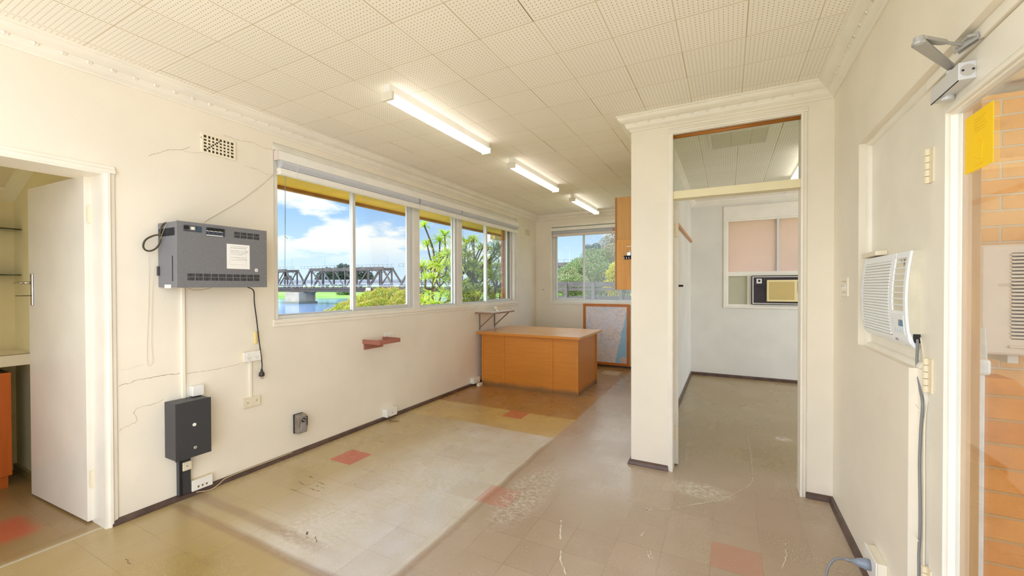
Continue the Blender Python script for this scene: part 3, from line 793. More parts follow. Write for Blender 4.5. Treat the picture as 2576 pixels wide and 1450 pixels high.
m = MB(); m.cyl((FX, 1.322, 1.767), (FX + .012, 1.322, 1.767), .0115, 18); m.build('rotary_knob', blackp, cab)
B(FX, FX + .004, 1.341, 1.372, 1.752, 1.778).build('switch_bezel', M('switch_bezel', (120,122,124), .4), cab)
B(FX + .003, FX + .006, 1.347, 1.367, 1.757, 1.774).build('rocker_switch', white, cab, bevel=.001)
B(FX, FX + .005, 1.379, 1.402, 1.750, 1.776).build('blue_socket', M('slate_blue_socket', (56,80,104), .4), cab)
B(FX - .001, FX + .0012, 1.433, 1.542, 1.729, 1.782).build('fuse_panel', M('fuse_slate', (52,64,86), .4), cab)
B(FX, FX + .002, 1.434, 1.531, 1.758, 1.763).build('white_strip', white, cab); B(FX, FX + .002, 1.434, 1.531, 1.731, 1.736).build('white_strip', white, cab)
for k in range(4):
    MB().cyl((FX, 1.449 + k*.025, 1.771), (FX + .012, 1.449 + k*.025, 1.771), .0105, 16).build('fuse_cap', blackp, cab)
    MB().cyl((FX, 1.447 + k*.025, 1.747), (FX + .006, 1.447 + k*.025, 1.747), .005, 12).build('fuse_button', M('fuse_grey', (92,94,98), .4), cab)
st = MB().cyl((FX, 1.746, 1.517), (FX + .001, 1.746, 1.517), .0118, 20).build('round_sticker', paper, cab)
m = MB(); m.box(FX + .001, FX + .0014, 1.738, 1.754, 1.517, 1.5195); m.box(FX + .001, FX + .0014, 1.742, 1.750, 1.511, 1.513); m.build('sticker_mark', M('sticker_ink', (70,72,76), .6), st)
for yy in (1.285, 1.812):
    for zz in (1.475, 1.728): MB().cyl((FX, yy, zz), (FX + .0015, yy, zz), .0035, 10).build('screw', chrome, cab)
m = MB(); m.box(-3.114, -3.037, y0 - .002, y0 + .001, z0 - .004, z0 + .018); m.build('clear_plug', white, cab)
m = MB(); m.box(-3.20, -3.18, y0 - .006, y0 + .001, 1.472, 1.53); m.build('side_bracket', darkbox, cab)
# paper note taped on it
nt_ = thing('paper_note', 'white handwritten paper note taped to the grey equipment cabinet', 'paper note', (FX, 1.626, 1.52))
B(FX + .0005, FX + .0016, 1.553, 1.700, 1.522, 1.688).build('sheet', paper, nt_)
m = MB(); rng = random.Random(3)
for k, (a, b_) in enumerate(((.2,.86),(.16,.82),(.12,.0),(.18,.85),(.18,.88),(.18,.76),(.18,.62),(.1,0),(.18,.84),(.4,.84),(.18,.86))):
    if b_ <= 0: continue
    yy = 1.553 + a*.147; zz = 1.672 - k*.0092
    while yy < 1.553 + b_*.147:
        wd = rng.uniform(.004, .014); m.box(FX + .0014, FX + .0018, yy, yy + wd, zz, zz + rng.uniform(.0018, .003)); yy += wd + .0026
m.build('handwriting', ink, nt_)
m = MB()
for (a, b_, c, d) in ((1.573,1.576-.0022,1.55,1.66),(1.676,1.6768,1.55,1.66),(1.573,1.6768,1.55,1.5508),(1.573,1.6768,1.66,1.6608)): m.box(FX + .0014, FX + .0018, a, b_ if b_ > a else a + .0008, c, d)
m.build('printed_border', ink, nt_)
# black cable loop and thin cords
m = MB(); m.tube(smooth_path([(-3.13,1.272,1.728),(-3.15,1.235,1.718),(-3.16,1.200,1.690),(-3.165,1.189,1.655),(-3.165,1.196,1.630),(-3.16,1.218,1.622),(-3.15,1.245,1.640),(-3.14,1.262,1.68),(-3.135,1.262,1.74),(-3.12,1.268,1.785),(-3.09,1.275,1.798)], 6), .0052, 8)
tag(m.build('cable_loop', M('dark_olive_cable', (64,58,34), .45), smooth=True, loc=(-3.15,1.23,1.62)), 'dark cable looped at the left end of the grey equipment cabinet', 'cable loop')
m = MB(); m.tube(smooth_path([(-3.07,1.272,1.806),(-3.10,1.268,1.76),(-3.15,1.258,1.66),(-3.18,1.25,1.52),(-3.195,1.244,1.38),(-3.198,1.240,1.2),(-3.199,1.238,1.05),(-3.199,1.243,.945),(-3.199,1.231,.91),(-3.199,1.217,.93),(-3.199,1.216,1.05),(-3.199,1.224,1.25),(-3.199,1.229,1.46),(-3.185,1.222,1.60)], 6), .0009, 6)
tag(m.build('thin_cord', M('pale_cord', (206,196,168), .5), smooth=True, loc=(-3.19,1.23,.91)), 'thin pale cord hanging in a long loop below the cable loop', 'cord')
m = MB(); m.tube(smooth_path([(-3.165,2.06,2.335),(-3.195,2.02,2.288),(-3.199,1.926,2.185),(-3.199,1.78,2.045),(-3.199,1.632,1.925),(-3.19,1.535,1.85),(-3.15,1.50,1.806)], 6), .0022, 6)
tag(m.build('aerial_wire', M('wire_grey', (206,200,188), .5), smooth=True, loc=(-3.2,1.5,1.8)), 'thin wire slanting from the window corner down to the grey cabinet', 'wire')
# power cord with plug
pc = thing('hanging_lead', 'black power cord hanging below the grey cabinet with an unplugged plug', 'power cord', (LW + .02, 1.917, .70))
cpts = [(-3.12,1.775,1.397),(-3.165,1.842,1.37),(-3.175,1.853,1.28),(-3.176,1.868,1.16),(-3.176,1.885,1.0),(-3.176,1.900,.88),(-3.172,1.905,.80),(-3.172,1.902,.765)]
MB().tube(smooth_path(cpts, 6), .0042, 8).build('cord', blackp, pc, smooth=True)
m = MB(); m.tube([(-3.172,1.902,.772),(-3.172,1.902,.752),(-3.172,1.902,.743),(-3.172,1.902,.722),(-3.172,1.902,.714)], .01, 14, True, [.006,.009,.017,.021,.016]); m.build('plug', M('plug_brown_black', (52,44,42), .4), pc, smooth=True)
m = MB()
for dy, dx in ((-.007,.004),(.007,.004),(0,-.007)): m.box(-3.172 + dx - .001, -3.172 + dx + .001, 1.902 + dy - .003, 1.902 + dy + .003, .694, .716)
m.build('plug_pins', chrome, pc)
# loose wires under the cabinet
m = MB(); m.tube(smooth_path([(-3.16,1.41,1.40),(-3.14,1.43,1.383),(-3.12,1.47,1.38),(-3.11,1.52,1.392),(-3.11,1.54,1.402)], 6), .0018, 6)
tag(m.build('loose_wire', M('tan_wire', (176,140,90), .5), loc=(-3.14,1.45,1.38)), 'short loose tan wire curling under the grey equipment cabinet', 'wire')

# conduits
duct = M('ivory_trunking', (239,233,217), .4)
tag(B(LW, LW + .014, 1.395, 1.414, .664, 1.397).build('cable_conduit', duct, bevel=.002, loc=(LW,1.404,.664)), 'narrow ivory trunking running down from the grey cabinet to the charcoal box', 'conduit')
tag(B(LW, LW + .012, 1.823, 1.842, .566, .84).build('cable_conduit', duct, bevel=.002, loc=(LW,1.83,.566)), 'short ivory trunking between the double outlet and the blank plate', 'conduit')
t = thing('wall_trunking', 'dark grey vertical trunking from the charcoal box down to the skirting', 'trunking', (LW, 1.385, .0))
B(LW, LW + .035, 1.362, 1.428, .0355, .306).build('cover', darkbox, t, bevel=.002); B(LW + .035, LW + .040, 1.366, 1.378, .0355, .306).build('ridge', blackp, t)
# charcoal box
bx = thing('wall_box', 'charcoal steel lock box low on the wall beside the left door', 'wall box', (LW, 1.40, .30))
B(LW + .001, -3.067, 1.301, 1.497, .306, .664).build('housing', darkbox, bx, bevel=.003)
dr = B(-3.067, -3.060, 1.298, 1.499, .303, .667).build('door', darkbox, bx, bevel=.002)
MB().cyl((-3.060, 1.401, .511), (-3.0575, 1.401, .511), .0105, 20).build('white_badge', white, dr)
m = MB(); m.cyl((-3.060, 1.402, .364), (-3.052, 1.402, .364), .0105, 18); m.cyl((-3.052, 1.402, .364), (-3.048, 1.402, .364), .007, 14); m.build('lock', chrome, dr)
tag(MB().box(LW, LW + .045, 1.437, 1.508, .668, .737).build('junction_box', white, bevel=.006, seg=3, loc=(LW,1.47,.668)), 'small white junction box standing on top of the charcoal box', 'junction box')
t = thing('blank_plate', 'small ivory blank plate over the dark trunking', 'wall plate', (LW, 1.40, .2)); B(LW + .0402, LW + .052, 1.378, 1.427, .196, .252).build('plate', tan, t, bevel=.002)
MB().cyl((LW + .052, 1.40, .224), (LW + .0535, 1.40, .224), .003, 8).build('screw', darkp, t)
# three way data outlet
t = thing('data_outlet', 'white box with three sockets above the skirting beside the dark trunking', 'outlet', (LW, 1.49, .0))
B(LW + .0, LW + .036, 1.432, 1.552, .038, .106).build('backing_box', M('cream_plastic', (226,212,178), .4), t, bevel=.002)
B(LW + .036, LW + .043, 1.430, 1.554, .036, .108).build('face_plate', white, t, bevel=.002)
for k in range(3):
    m = MB(); y = 1.468 + k*.0245; m.box(LW + .0425, LW + .0437, y - .006, y + .006, .056, .064); m.box(LW + .0425, LW + .0437, y - .003, y + .003, .050, .056); m.build('socket', M('socket_brass', (120,96,56), .4), t)
tag(MB().tube(smooth_path([(LW + .03,1.46,.02),(LW + .05,1.53,.008),(LW + .045,1.59,.02),(LW + .03,1.64,.036),(LW + .026,1.75,.04),(LW + .024,1.95,.038),(LW + .024,2.15,.037)], 6), .0025, 6).build('cable', M('cream_cable', (214,190,150), .5), loc=(LW,1.6,.0)), 'thin cream cable curving along the skirting from the three way outlet', 'cable')
# double power outlet, blank plate, tag
def outlet(name, label, y0, y1, z0, z1, holes=True):
    t = thing(name, label, 'power outlet', (LW, (y0+y1)/2, z0))
    B(LW, LW + .022, y0 + .003, y1 - .003, z0 + .003, z1 - .003).build('backing_box', M('cream_plastic', (226,212,178), .4), t, bevel=.002)
    B(LW + .022, LW + .029, y0, y1, z0, z1).build('face_plate', white, t, bevel=.003)
    for c in (.30, .72):
        yc = y0 + (y1 - y0)*c
        m = MB()
        for dy, dz, a in ((-.009,.004,.5),(.009,.004,-.5),(0,-.010,0)):
            m.obox((LW + .0292, yc + dy, (z0+z1)/2 - .012 + dz), (.0006,0,0), (0,.0012*math.cos(a),.0012*math.sin(a)), (0,-.0036*math.sin(a),.0036*math.cos(a)))
        m.build('pin_slots', darkp, t)
    for yc in (y0 + .028, y1 - .024): B(LW + .029, LW + .033, yc - .008, yc + .008, z1 - .030, z1 - .014).build('rocker_switch', white, t, bevel=.001)
    return t
outlet('power_outlet', 'white double power outlet below the grey cabinet next to the hanging plug', 1.773, 1.908, .840, .914)
t = thing('blank_plate', 'ivory double blank plate below the white double power outlet', 'wall plate', (LW, 1.84, .496)); B(LW, LW + .02, 1.777, 1.898, .496, .569).build('plate', tan, t, bevel=.003)
for yy, zz in ((1.805,.532),(1.87,.538)): MB().cyl((LW + .02, yy, zz), (LW + .0212, yy, zz), .0035, 10).build('screw_hole', darkp, t)
tag(MB().box(LW, LW + .016, 1.862, 1.884, .965, 1.062).build('cord_tag', M('yellow_ivory', (232,212,140), .45), bevel=.006, seg=3, loc=(LW,1.873,.965)), 'narrow yellowed plastic clip behind the hanging black power cord', 'clip')
# key safe
ks = thing('key_safe', 'small grey metal key safe low on the wall under the long window', 'key safe', (LW, 2.21, .18))
B(LW, LW + .022, 2.176, 2.252, .182, .338).build('back_plate', blackp, ks)
ksm = M('worn_silver_paint', (160,150,138), .45, .3, var=.2, vscale=30)
bod = MB(); bod.prism([(LW + .022, 2.174, .182), (LW + .022, 2.174, .338), (LW + .058, 2.174, .333), (LW + .072, 2.174, .320), (LW + .076, 2.174, .24), (LW + .072, 2.174, .186)], (0, .08, 0)); bod.build('body', ksm, ks, bevel=.004)
m = MB(); m.cyl((LW + .07, 2.217, .293), (LW + .0785, 2.217, .293), .017, 20); m.build('dial', darkp, ks)
m = MB(); m.cyl((LW + .078, 2.217, .293), (LW + .083, 2.217, .293), .007, 14); m.bar((LW + .0795, 2.203, .305), (LW + .0795, 2.231, .281), .006, .006); m.build('dial_knob', silver, ks)
m = MB(); m.prism([(LW + .073, 2.19, .270), (LW + .073, 2.236, .272), (LW + .073, 2.242, .212), (LW + .073, 2.225, .194), (LW + .073, 2.198, .192), (LW + .073, 2.183, .21), (LW + .073, 2.184, .235), (LW + .073, 2.19, .245)], (.006, 0, 0)); m.build('shutter', silver, ks, bevel=.002)
B(LW + .066, LW + .079, 2.247, 2.252, .24, .318).build('side_bar', darkp, ks)
# timber phone bracket
tb = thing('wall_bracket', 'small red-brown timber phone ledge under the long window', 'bracket', (LW, 3.05, .77))
B(LW, LW + .018, 2.922, 3.165, .775, .845).build('wall_board', woodred, tb, bevel=.001)
m = MB(); m.box(LW, -2.972, 2.908, 2.926, .835, .876); m.build('side_board', woodred, tb, bevel=.001)
B(-2.990, -2.972, 2.926, 3.190, .835, .874).build('front_board', woodred, tb, bevel=.001)
B(LW, -2.990, 3.172, 3.190, .838, .876).build('side_board', woodred, tb, bevel=.001)
B(LW + .018, -2.990, 2.926, 3.172, .836, .842).build('shelf', M('pale_ledge', (220,190,172), .4), tb)
m = MB(); m.tube([(-3.10,3.02,.845),(-3.08,3.06,.848),(-3.06,3.10,.846)], .006, 8); m.build('dark_clip', M('dark_maroon', (64,24,26), .4), tb)
outlet('power_outlet', 'white double power outlet behind the red-brown timber ledge', 3.173, 3.296, .850, .918)
# skirting junction boxes
for y0_, y1_, z1_, lb in ((3.170, 3.318, .114, 'white junction box on the skirting below the red-brown timber ledge'), (4.815, 4.975, .112, 'white junction box on the skirting at the left end of the desk')):
    t = thing('junction_box', lb, 'junction box', (LW, (y0_+y1_)/2, 0))
    B(LW, LW + .062, y0_, y1_, .034, z1_).build('box', white, t, bevel=.003)
    MB().cyl((LW + .062, (y0_+y1_)/2, .07), (LW + .0635, (y0_+y1_)/2, .07), .006, 12).build('port', M('port_grey', (130,120,108), .5), t)
tag(MB().box(LW + .085, LW + .135, 4.84, 4.93, 0, .042).build('adaptor', M('old_white_plastic', (232,224,200), .4), bevel=.006, loc=(LW + .11,4.885,0)), 'small off-white plug adaptor lying on the floor by the desk corner', 'adaptor')
tag(MB().tube(smooth_path([(LW + .06,3.2,.05),(LW + .075,3.19,.03),(LW + .09,3.17,.012),(LW + .14,3.19,.004),(LW + .17,3.23,.003)], 6), .003, 6).build('loose_wire', M('brown_wire', (96,74,54), .5), loc=(LW + .1,3.19,0)), 'short brown wire end on the floor under the skirting junction box', 'wire')
# bracket shelf with a shower-like handset
sf = thing('bracket_shelf', 'small laminated shelf on two grey brackets under the right end of the long window', 'shelf', (LW, 5.26, .765))
B(LW + .001, -2.900, 4.945, 5.572, 1.010, 1.031).build('shelf_board', [M('pale_shelf_laminate', (232,226,220), .3)], sf, bevel=.001)
m = MB(); m.box(LW + .001, -2.8985, 4.9435, 4.9452, 1.0095, 1.0312); m.box(-2.9002, -2.8985, 4.945, 5.572, 1.0095, 1.0312); m.build('edge_band', M('brown_edge', (150,118,98), .45), sf)
for yy in (5.062, 5.492):
    m = MB(); m.box(LW + .0005, LW + .006, yy - .012, yy + .012, .765, 1.009); m.box(LW + .006, LW + .014, yy - .012, yy - .009, .775, 1.009)
    m.box(LW, -2.945, yy - .012, yy + .012, 1.004, 1.0095)
    m.bar((LW + .008, yy, .80), (-2.955, yy, 1.004), .016, .008, up=(0,1,0)); m.build('bracket', brackw, sf)
hs = thing('handset', 'cream cone-shaped handset lying on the bracket shelf', 'handset', (-3.05, 5.3, 1.031))
m = MB(); m.tube([(-2.975,5.20,1.0435),(-2.995,5.225,1.0445),(-3.03,5.27,1.047),(-3.05,5.295,1.051)], .01, 12, True, [.010,.0115,.011,.014]); m.build('handle', M('cream_plastic2', (238,232,214), .35), hs, smooth=True)
m = MB(); m.tube([(-3.045,5.29,1.052),(-3.075,5.33,1.062),(-3.095,5.355,1.068)], .02, 16, True, [.018,.032,.036]); m.build('head', M('cream_plastic3', (214,202,170), .4), hs, smooth=True)

# ---------------------------------------------------------------- blinds
def blind(y0, y1, label, tassel=True, axis='y', base=None, rise=0., stack=True):
    t = thing('venetian_blind', label, 'blind', (LW - .0, (y0+y1)/2, 2.29), 'raised white blinds over the long window')
    x1 = -3.146
    # raised slat stack: rounded bundle set back under the head rail
    m = MB()
    n = 9
    for k in range(n):
        a = k/(n-1); zz = 2.402 - a*.052
        bul = .012*math.sin(a*math.pi)
        m.obox((x1 - .030 + bul, (y0+y1)/2, zz), (.024,0,.002), (0,(y1-y0)/2 - .01,0), (-.0002,0,.0021))
    m.build('slat_stack', M('blind_slats', (222,226,234), .35), t)
    m = MB(); m.prism([(x1 - .048, y0, 2.296), (x1 - .004, y0, 2.290), (x1 + .004, y0, 2.300), (x1 + .0, y0, 2.342), (x1 - .010, y0, 2.346), (x1 - .048, y0, 2.344)], (0, y1 - y0, 0)); m.build('bottom_rail', whitem, t, bevel=.002)
    for c in ((y0 + .14, (y0+y1)/2, y1 - .14) if y1 - y0 > 1 else (y0 + .12, y1 - .12)):
        m = MB(); m.tube([(x1 + .006, c, 2.405), (x1 + .012, c + .006, 2.37), (x1 + .008, c - .004, 2.346), (x1 + .009, c - .012, 2.298)], .0016, 5); m.box(x1 - .002, x1 + .007, c - .016, c + .002, 2.288, 2.297); m.build('ladder_cord', white, t)
    return t
hd = thing('blind_headrail', 'long white head rail box above the three raised blinds', 'blind head rail', (-3.18, 4.15, 2.40))
B(-3.200, -3.150, 2.030, 6.245, 2.408, 2.475).build('rail', whitem, hd, bevel=.002)
B(-3.200, -3.148, 2.026, 2.030, 2.404, 2.478).build('end_cap', M('pinkish_white', (220,208,200), .4), hd); B(-3.200, -3.148, 6.245, 6.249, 2.404, 2.478).build('end_cap', M('pinkish_white', (220,208,200), .4), hd)
b1 = blind(2.045, 3.700, 'raised white venetian blind over the widest left pair of panes')
b2 = blind(3.712, 4.545, 'short raised white venetian blind over the middle pane of the long window')
b3 = blind(4.555, 6.215, 'raised white venetian blind over the right pair of panes')
m = MB(); m.tube(smooth_path([(-3.160,2.088,2.30),(-3.160,2.090,2.0),(-3.160,2.0905,1.80)], 4), .0014, 5); m.tube([(-3.160,2.098,2.30),(-3.160,2.091,1.80)], .0014, 5); m.tube([(-3.160,2.0905,1.80),(-3.160,2.086,1.62),(-3.160,2.089,1.515)], .0016, 5); m.tube([(-3.158,2.08,1.805),(-3.158,2.10,1.798),(-3.158,2.108,1.785)], .0018, 5)
m.build('pull_cord', M('green_grey_cord', (110,132,136), .5), b1)
MB().tube([(-3.160,2.089,1.52),(-3.160,2.089,1.505),(-3.160,2.089,1.483)], .01, 12, True, [.004,.007,.0095]).build('tassel', blackp, b1)
MB().tube([(-3.16,4.60,2.29),(-3.162,4.60,1.60)], .0012, 5).build('pull_cord', M('green_grey_cord', (110,132,136), .5), b3)
MB().tube([(-3.162,4.60,1.605),(-3.162,4.60,1.592),(-3.162,4.60,1.565)], .01, 12, True, [.004,.007,.0105]).build('tassel', blackp, b3)
MB().tube(smooth_path([(-3.20,4.97,1.15),(-3.185,4.99,1.11),(-3.165,5.02,1.06),(-3.15,5.04,1.033)],5), .0013, 5).build('loose_cord', white, b3)
# back window blind
t = thing('venetian_blind', 'raised white venetian blind over the back window', 'blind', (-1.95, BK, 2.30))
B(BX0 + .02, BX1, BK - .035, BK + .02, 2.405, 2.462).build('head_rail', whitem, t, bevel=.002)
m = MB()
for k in range(7): m.box(BX0 + .05, BX1 - .02, BK - .022, BK + .024, 2.352 + k*.007, 2.356 + k*.007)
m.build('slat_stack', M('blind_slats', (222,226,234), .35), t)
B(BX0 + .045, BX1 - .02, BK - .03, BK + .024, 2.305, 2.348).build('bottom_rail', M('pinkish_white', (220,208,200), .4), t, bevel=.004)
for xx in (BX0 + .26, -1.68):
    m = MB(); m.tube([(xx, BK - .037, 2.41), (xx + .004, BK - .034, 2.30)], .002, 5); m.box(xx - .012, xx + .014, BK - .036, BK - .02, 2.295, 2.304); m.build('ladder_cord', white, t)

# ---------------------------------------------------------------- light switch on back wall
t = thing('wall_switch', 'small cream switch plate on the back wall left of the back window', 'switch', (-3.05, BK, 1.30)); B(-3.09, -3.02, BK - .008, BK, 1.28, 1.39).build('plate', cream2, t, bevel=.002)
B(-3.058, -3.050, BK - .012, BK - .008, 1.325, 1.345).build('rocker', darkp, t)

# ---------------------------------------------------------------- ceiling lights
def batten(x, y0, y1, label, ztop=HC, group='ceiling fluorescent battens'):
    t = thing('fluorescent_light', label, 'ceiling light', (x, (y0+y1)/2, ztop), group)
    m = MB(); m.prism([(x - .024, y0 + .004, ztop), (x + .024, y0 + .004, ztop), (x + .024, y0 + .004, ztop - .052), (x + .016, y0 + .004, ztop - .066), (x - .016, y0 + .004, ztop - .066), (x - .024, y0 + .004, ztop - .052)], (0, y1 - y0 - .008, 0)); m.build('body', whitem, t, bevel=.001)
    for yy in (y0, y1 - .022):
        B(x - .046, x + .046, yy, yy + .022, ztop - .104, ztop - .050).build('lampholder', M('lampholder', (226,222,206), .4), t, bevel=.003)
    for s in (-1, 1):
        MB().cyl((x + s*.028, y0 + .02, ztop - .083), (x + s*.028, y1 - .02, ztop - .083), .013, 16).build('tube', tube_m, t, smooth=True)
    return t
tube_m = bpy.data.materials.new('fluorescent_tube'); tube_m.use_nodes = True
_b = tube_m.node_tree.nodes['Principled BSDF']; _b.inputs['Base Color'].default_value = lin((245,244,240)); _b.inputs['Roughness'].default_value = .25
_b.inputs['Emission Color'].default_value = lin((255,250,240)); _b.inputs['Emission Strength'].default_value = TUBE
batten(-1.958, 1.985, 3.235, 'nearest of the three white fluorescent battens in the main room')
batten(-1.962, 3.700, 4.950, 'middle of the three white fluorescent battens in the main room')
batten(-1.965, 5.560, 6.800, 'farthest white fluorescent batten, above the desk')
batten(.685, 4.62, 5.87, 'white fluorescent batten on the office ceiling seen through the transom glass', group='office batten')
t = thing('ceiling_vent', 'square darker perforated vent panel in the office ceiling', 'ceiling vent', (.085, 4.13, HC))
m = MB(); m.box(-.13, .30, 3.93, 4.34, HC - .008, HC - .001); m.build('panel', ceiling_material('vent_tile', T=.155, x0=-.13, y0=3.93, c=(228,222,204)), t)
m = MB(); m.box(-.15, -.13, 3.91, 4.36, HC - .012, HC); m.box(.30, .32, 3.91, 4.36, HC - .012, HC); m.box(-.13, .30, 3.91, 3.93, HC - .012, HC); m.box(-.13, .30, 4.34, 4.36, HC - .012, HC); m.build('vent_frame', cream2, t)

# ---------------------------------------------------------------- desk
dk = thing('desk', 'orange varnished plywood desk with a pale worn top standing against the window wall', 'desk', (-2.4, 5.4, 0))
X0, X1, YF, YB = -3.12, -1.682, 4.99, 5.80
B(X0 + .004, X1 - .004, YF + .004, YF + .022, 0, .722).build('front_panel', desk_m, dk)
B(X1 - .022, X1 - .004, YF + .022, YB - .03, 0, .722).build('side_panel', desk_m, dk); B(X0 + .004, X0 + .022, YF + .022, YB - .03, 0, .722).build('side_panel', desk_m, dk)
for a, b_ in ((X0, -3.093), (-2.785, -2.752), (-2.064, -2.030), (-1.718, X1)):
    B(a, b_, YF - .004, YF + .006, 0, .722).build('batten', desk_m, dk, bevel=.0015)
B(X1 - .022, X1 + .012, YB - .03, YB - .006, 0.0, .722).build('rear_stile', desk_m, dk, bevel=.0015)
B(X1 - .34, X1 - .022, YB - .03, YB - .012, .02, .722).build('pedestal_front', desk_m, dk)
top = B(-3.165, -1.648, 4.935, 5.985, .722, .754).build('desk_top', desk_t, dk, bevel=.002)
B(-3.166, -1.647, 4.934, 4.9355, .723, .753).build('edge_strip', desk_m, dk)
for xx in (-2.98, -2.80, -2.58, -2.38): MB().cyl((xx, YF - .012, .715), (xx, YF - .004, .715), .004, 8).build('nail_head', white, dk)
for zz in (.62, .50, .36, .20): MB().cyl((X0 + .004, YF - .007, zz), (X0 + .004, YF - .003, zz), .004, 8).build('nail_head', white, dk)
# ---------------------------------------------------------------- framed map
mp = thing('framed_map', 'large road map in an amber timber frame leaning on the back wall behind the desk', 'framed map', (-1.87, BK - .03, 0))
mx0, mx1, mz0, mz1 = -2.276, -1.467, .036, 1.090; fy = BK - .034; fw = .046
m = MB(); m.box(mx0, mx0 + fw, fy, fy + .03, mz0, mz1); m.box(mx1 - fw, mx1, fy, fy + .03, mz0, mz1); m.box(mx0 + fw, mx1 - fw, fy, fy + .03, mz1 - fw, mz1); m.box(mx0 + fw, mx1 - fw, fy, fy + .03, mz0, mz0 + fw)
m.build('frame', frame_m, mp, bevel=.002)
def map_material():
    mt, nt, b = newmat('printed_road_map')
    p = nt.pos(); x, y, z = nt.xyz(p)
    q = nt.comb(x, z, 0.)
    d = nt.noise(q, 4, 4, col=True)
    nd = nt.new('ShaderNodeVectorMath', operation='MULTIPLY_ADD'); nt.l.new(d, nd.inputs[0]); nd.inputs[1].default_value = (.08,.08,0); nt.l.new(q, nd.inputs[2])
    r1 = nt.sm(nt.voro(nd.outputs[0], 7, 'DISTANCE_TO_EDGE'), .006, .02, 1., 0.); r2 = nt.sm(nt.voro(nd.outputs[0], 19, 'DISTANCE_TO_EDGE'), .02, .06, 1., 0.); r3 = nt.sm(nt.voro(nd.outputs[0], 50, 'DISTANCE_TO_EDGE'), .03, .1, 1., 0.)
    land = nt.mix(nt.sm(nt.noise(q, 3, 4), .4, .6), lin((236,233,242)), lin((240,231,229)))
    land = nt.mix(nt.m('MULTIPLY', nt.sm(nt.noise(q, 2.2, 4), .54, .66), .5), land, lin((196,218,226)))
    # coast slanting down the right hand side
    c = nt.m('SUBTRACT', x, nt.m('ADD', nt.m('ADD', -1.60, nt.m('MULTIPLY', nt.m('SUBTRACT', z, .6), .22)), nt.m('MULTIPLY', nt.m('SUBTRACT', nt.noise(q, 9, 5), .5), .12)))
    sea = nt.sm(c, -.005, .01)
    land = nt.mix(nt.m('MULTIPLY', r3, .14), land, lin((150,150,170))); land = nt.mix(nt.m('MULTIPLY', r2, .22), land, lin((140,136,158))); land = nt.mix(nt.m('MULTIPLY', r1, .26), land, lin((96,92,112)))
    col = nt.mix(sea, land, lin((158,206,234)))
    bx_ = nt.m('MULTIPLY', nt.m('GREATER_THAN', x, -1.62), nt.m('LESS_THAN', z, .19)); col = nt.mix(bx_, col, lin((226,210,206)))
    ln = nt.m('MULTIPLY', nt.m('GREATER_THAN', nt.m('FRACT', nt.m('MULTIPLY', z, 70.)), .62), nt.sm(nt.noise(nt.vscale(q, (60,60,1)), 1, 2), .45, .5)); col = nt.mix(nt.m('MULTIPLY', nt.m('MULTIPLY', bx_, ln), .45), col, lin((150,110,110)))
    nt.l.new(col, b.inputs['Base Color']); b.inputs['Roughness'].default_value = .35
    return mt
B(mx0 + fw, mx1 - fw, fy + .010, fy + .016, mz0 + fw, mz1 - fw).build('map_sheet', map_material(), mp)
m = MB(); xa, xb, za, zb = -1.575, -1.525, .60, .69
for a, b_, c, d in ((xa,xb,za,za+.003),(xa,xb,zb-.003,zb),(xa,xa+.003,za,zb),(xb-.003,xb,za,zb)): m.box(a, b_, fy + .0092, fy + .0102, c, d)
m.build('inset_border', M('map_ink', (150,146,150), .6), mp)
# paper scraps on the floor behind the desk
tag(B(-1.80, -1.52, 6.42, 6.72, 0.0, .002).build('floor_board', M('loose_tile', (196,168,130), .5), loc=(-1.66,6.57,0)), 'loose pale tile lying on the floor between the desk and the framed map', 'tile')

# ---------------------------------------------------------------- overhead plywood cupboard on the partition side
cb = thing('wall_cupboard', 'tall honey plywood cupboard end hanging behind the partition edge', 'cupboard', (-.85, 4.5, 1.36))
B(-1.020, PL - .001, 4.2, 5.6, 1.362, 2.300).build('carcass', cab_l, cb, bevel=.0015)
B(-1.007, PL - .001, 4.192, 4.200, 1.366, 1.868).build('lower_panel', cab_m, cb)
B(-1.021, -1.010, 4.190, 4.200, 1.362, 2.298).build('edge_strip', M('brown_cupboard_edge', (170,116,70), .5), cb)  # narrow brown strip down the cupboard's left edge
B(-.905, -.80, 4.188, 4.192, 1.792, 1.801).build('label_strip', M('label_white', (226,210,186), .5), cb)
B(-1.065, -1.02, 4.26, 4.30, 1.980, 1.997).build('side_cleat', woodred, cb)
bc = thing('bulldog_clip', 'black and silver bulldog clip hanging on the honey plywood cupboard', 'clip', (-.88, 4.19, 1.66))
m = MB(); m.prism([(-.930,4.190,1.668),(-.930,4.168,1.674),(-.930,4.164,1.684),(-.930,4.180,1.705),(-.930,4.190,1.705)], (.095,0,0)); m.build('clip_body', blackp, bc)
m = MB(); m.tube([(-.895,4.176,1.705),(-.898,4.172,1.735),(-.888,4.170,1.752),(-.872,4.170,1.752),(-.862,4.172,1.735),(-.865,4.176,1.705)], .004, 8); m.box(-.892,-.868,4.170,4.175,1.705,1.735); m.build('clip_lever', chrome, bc)
for k in range(4): B(-.925 + k*.024, -.923 + k*.024, 4.163, 4.167, 1.672, 1.69).build('clip_mark', chrome, bc)

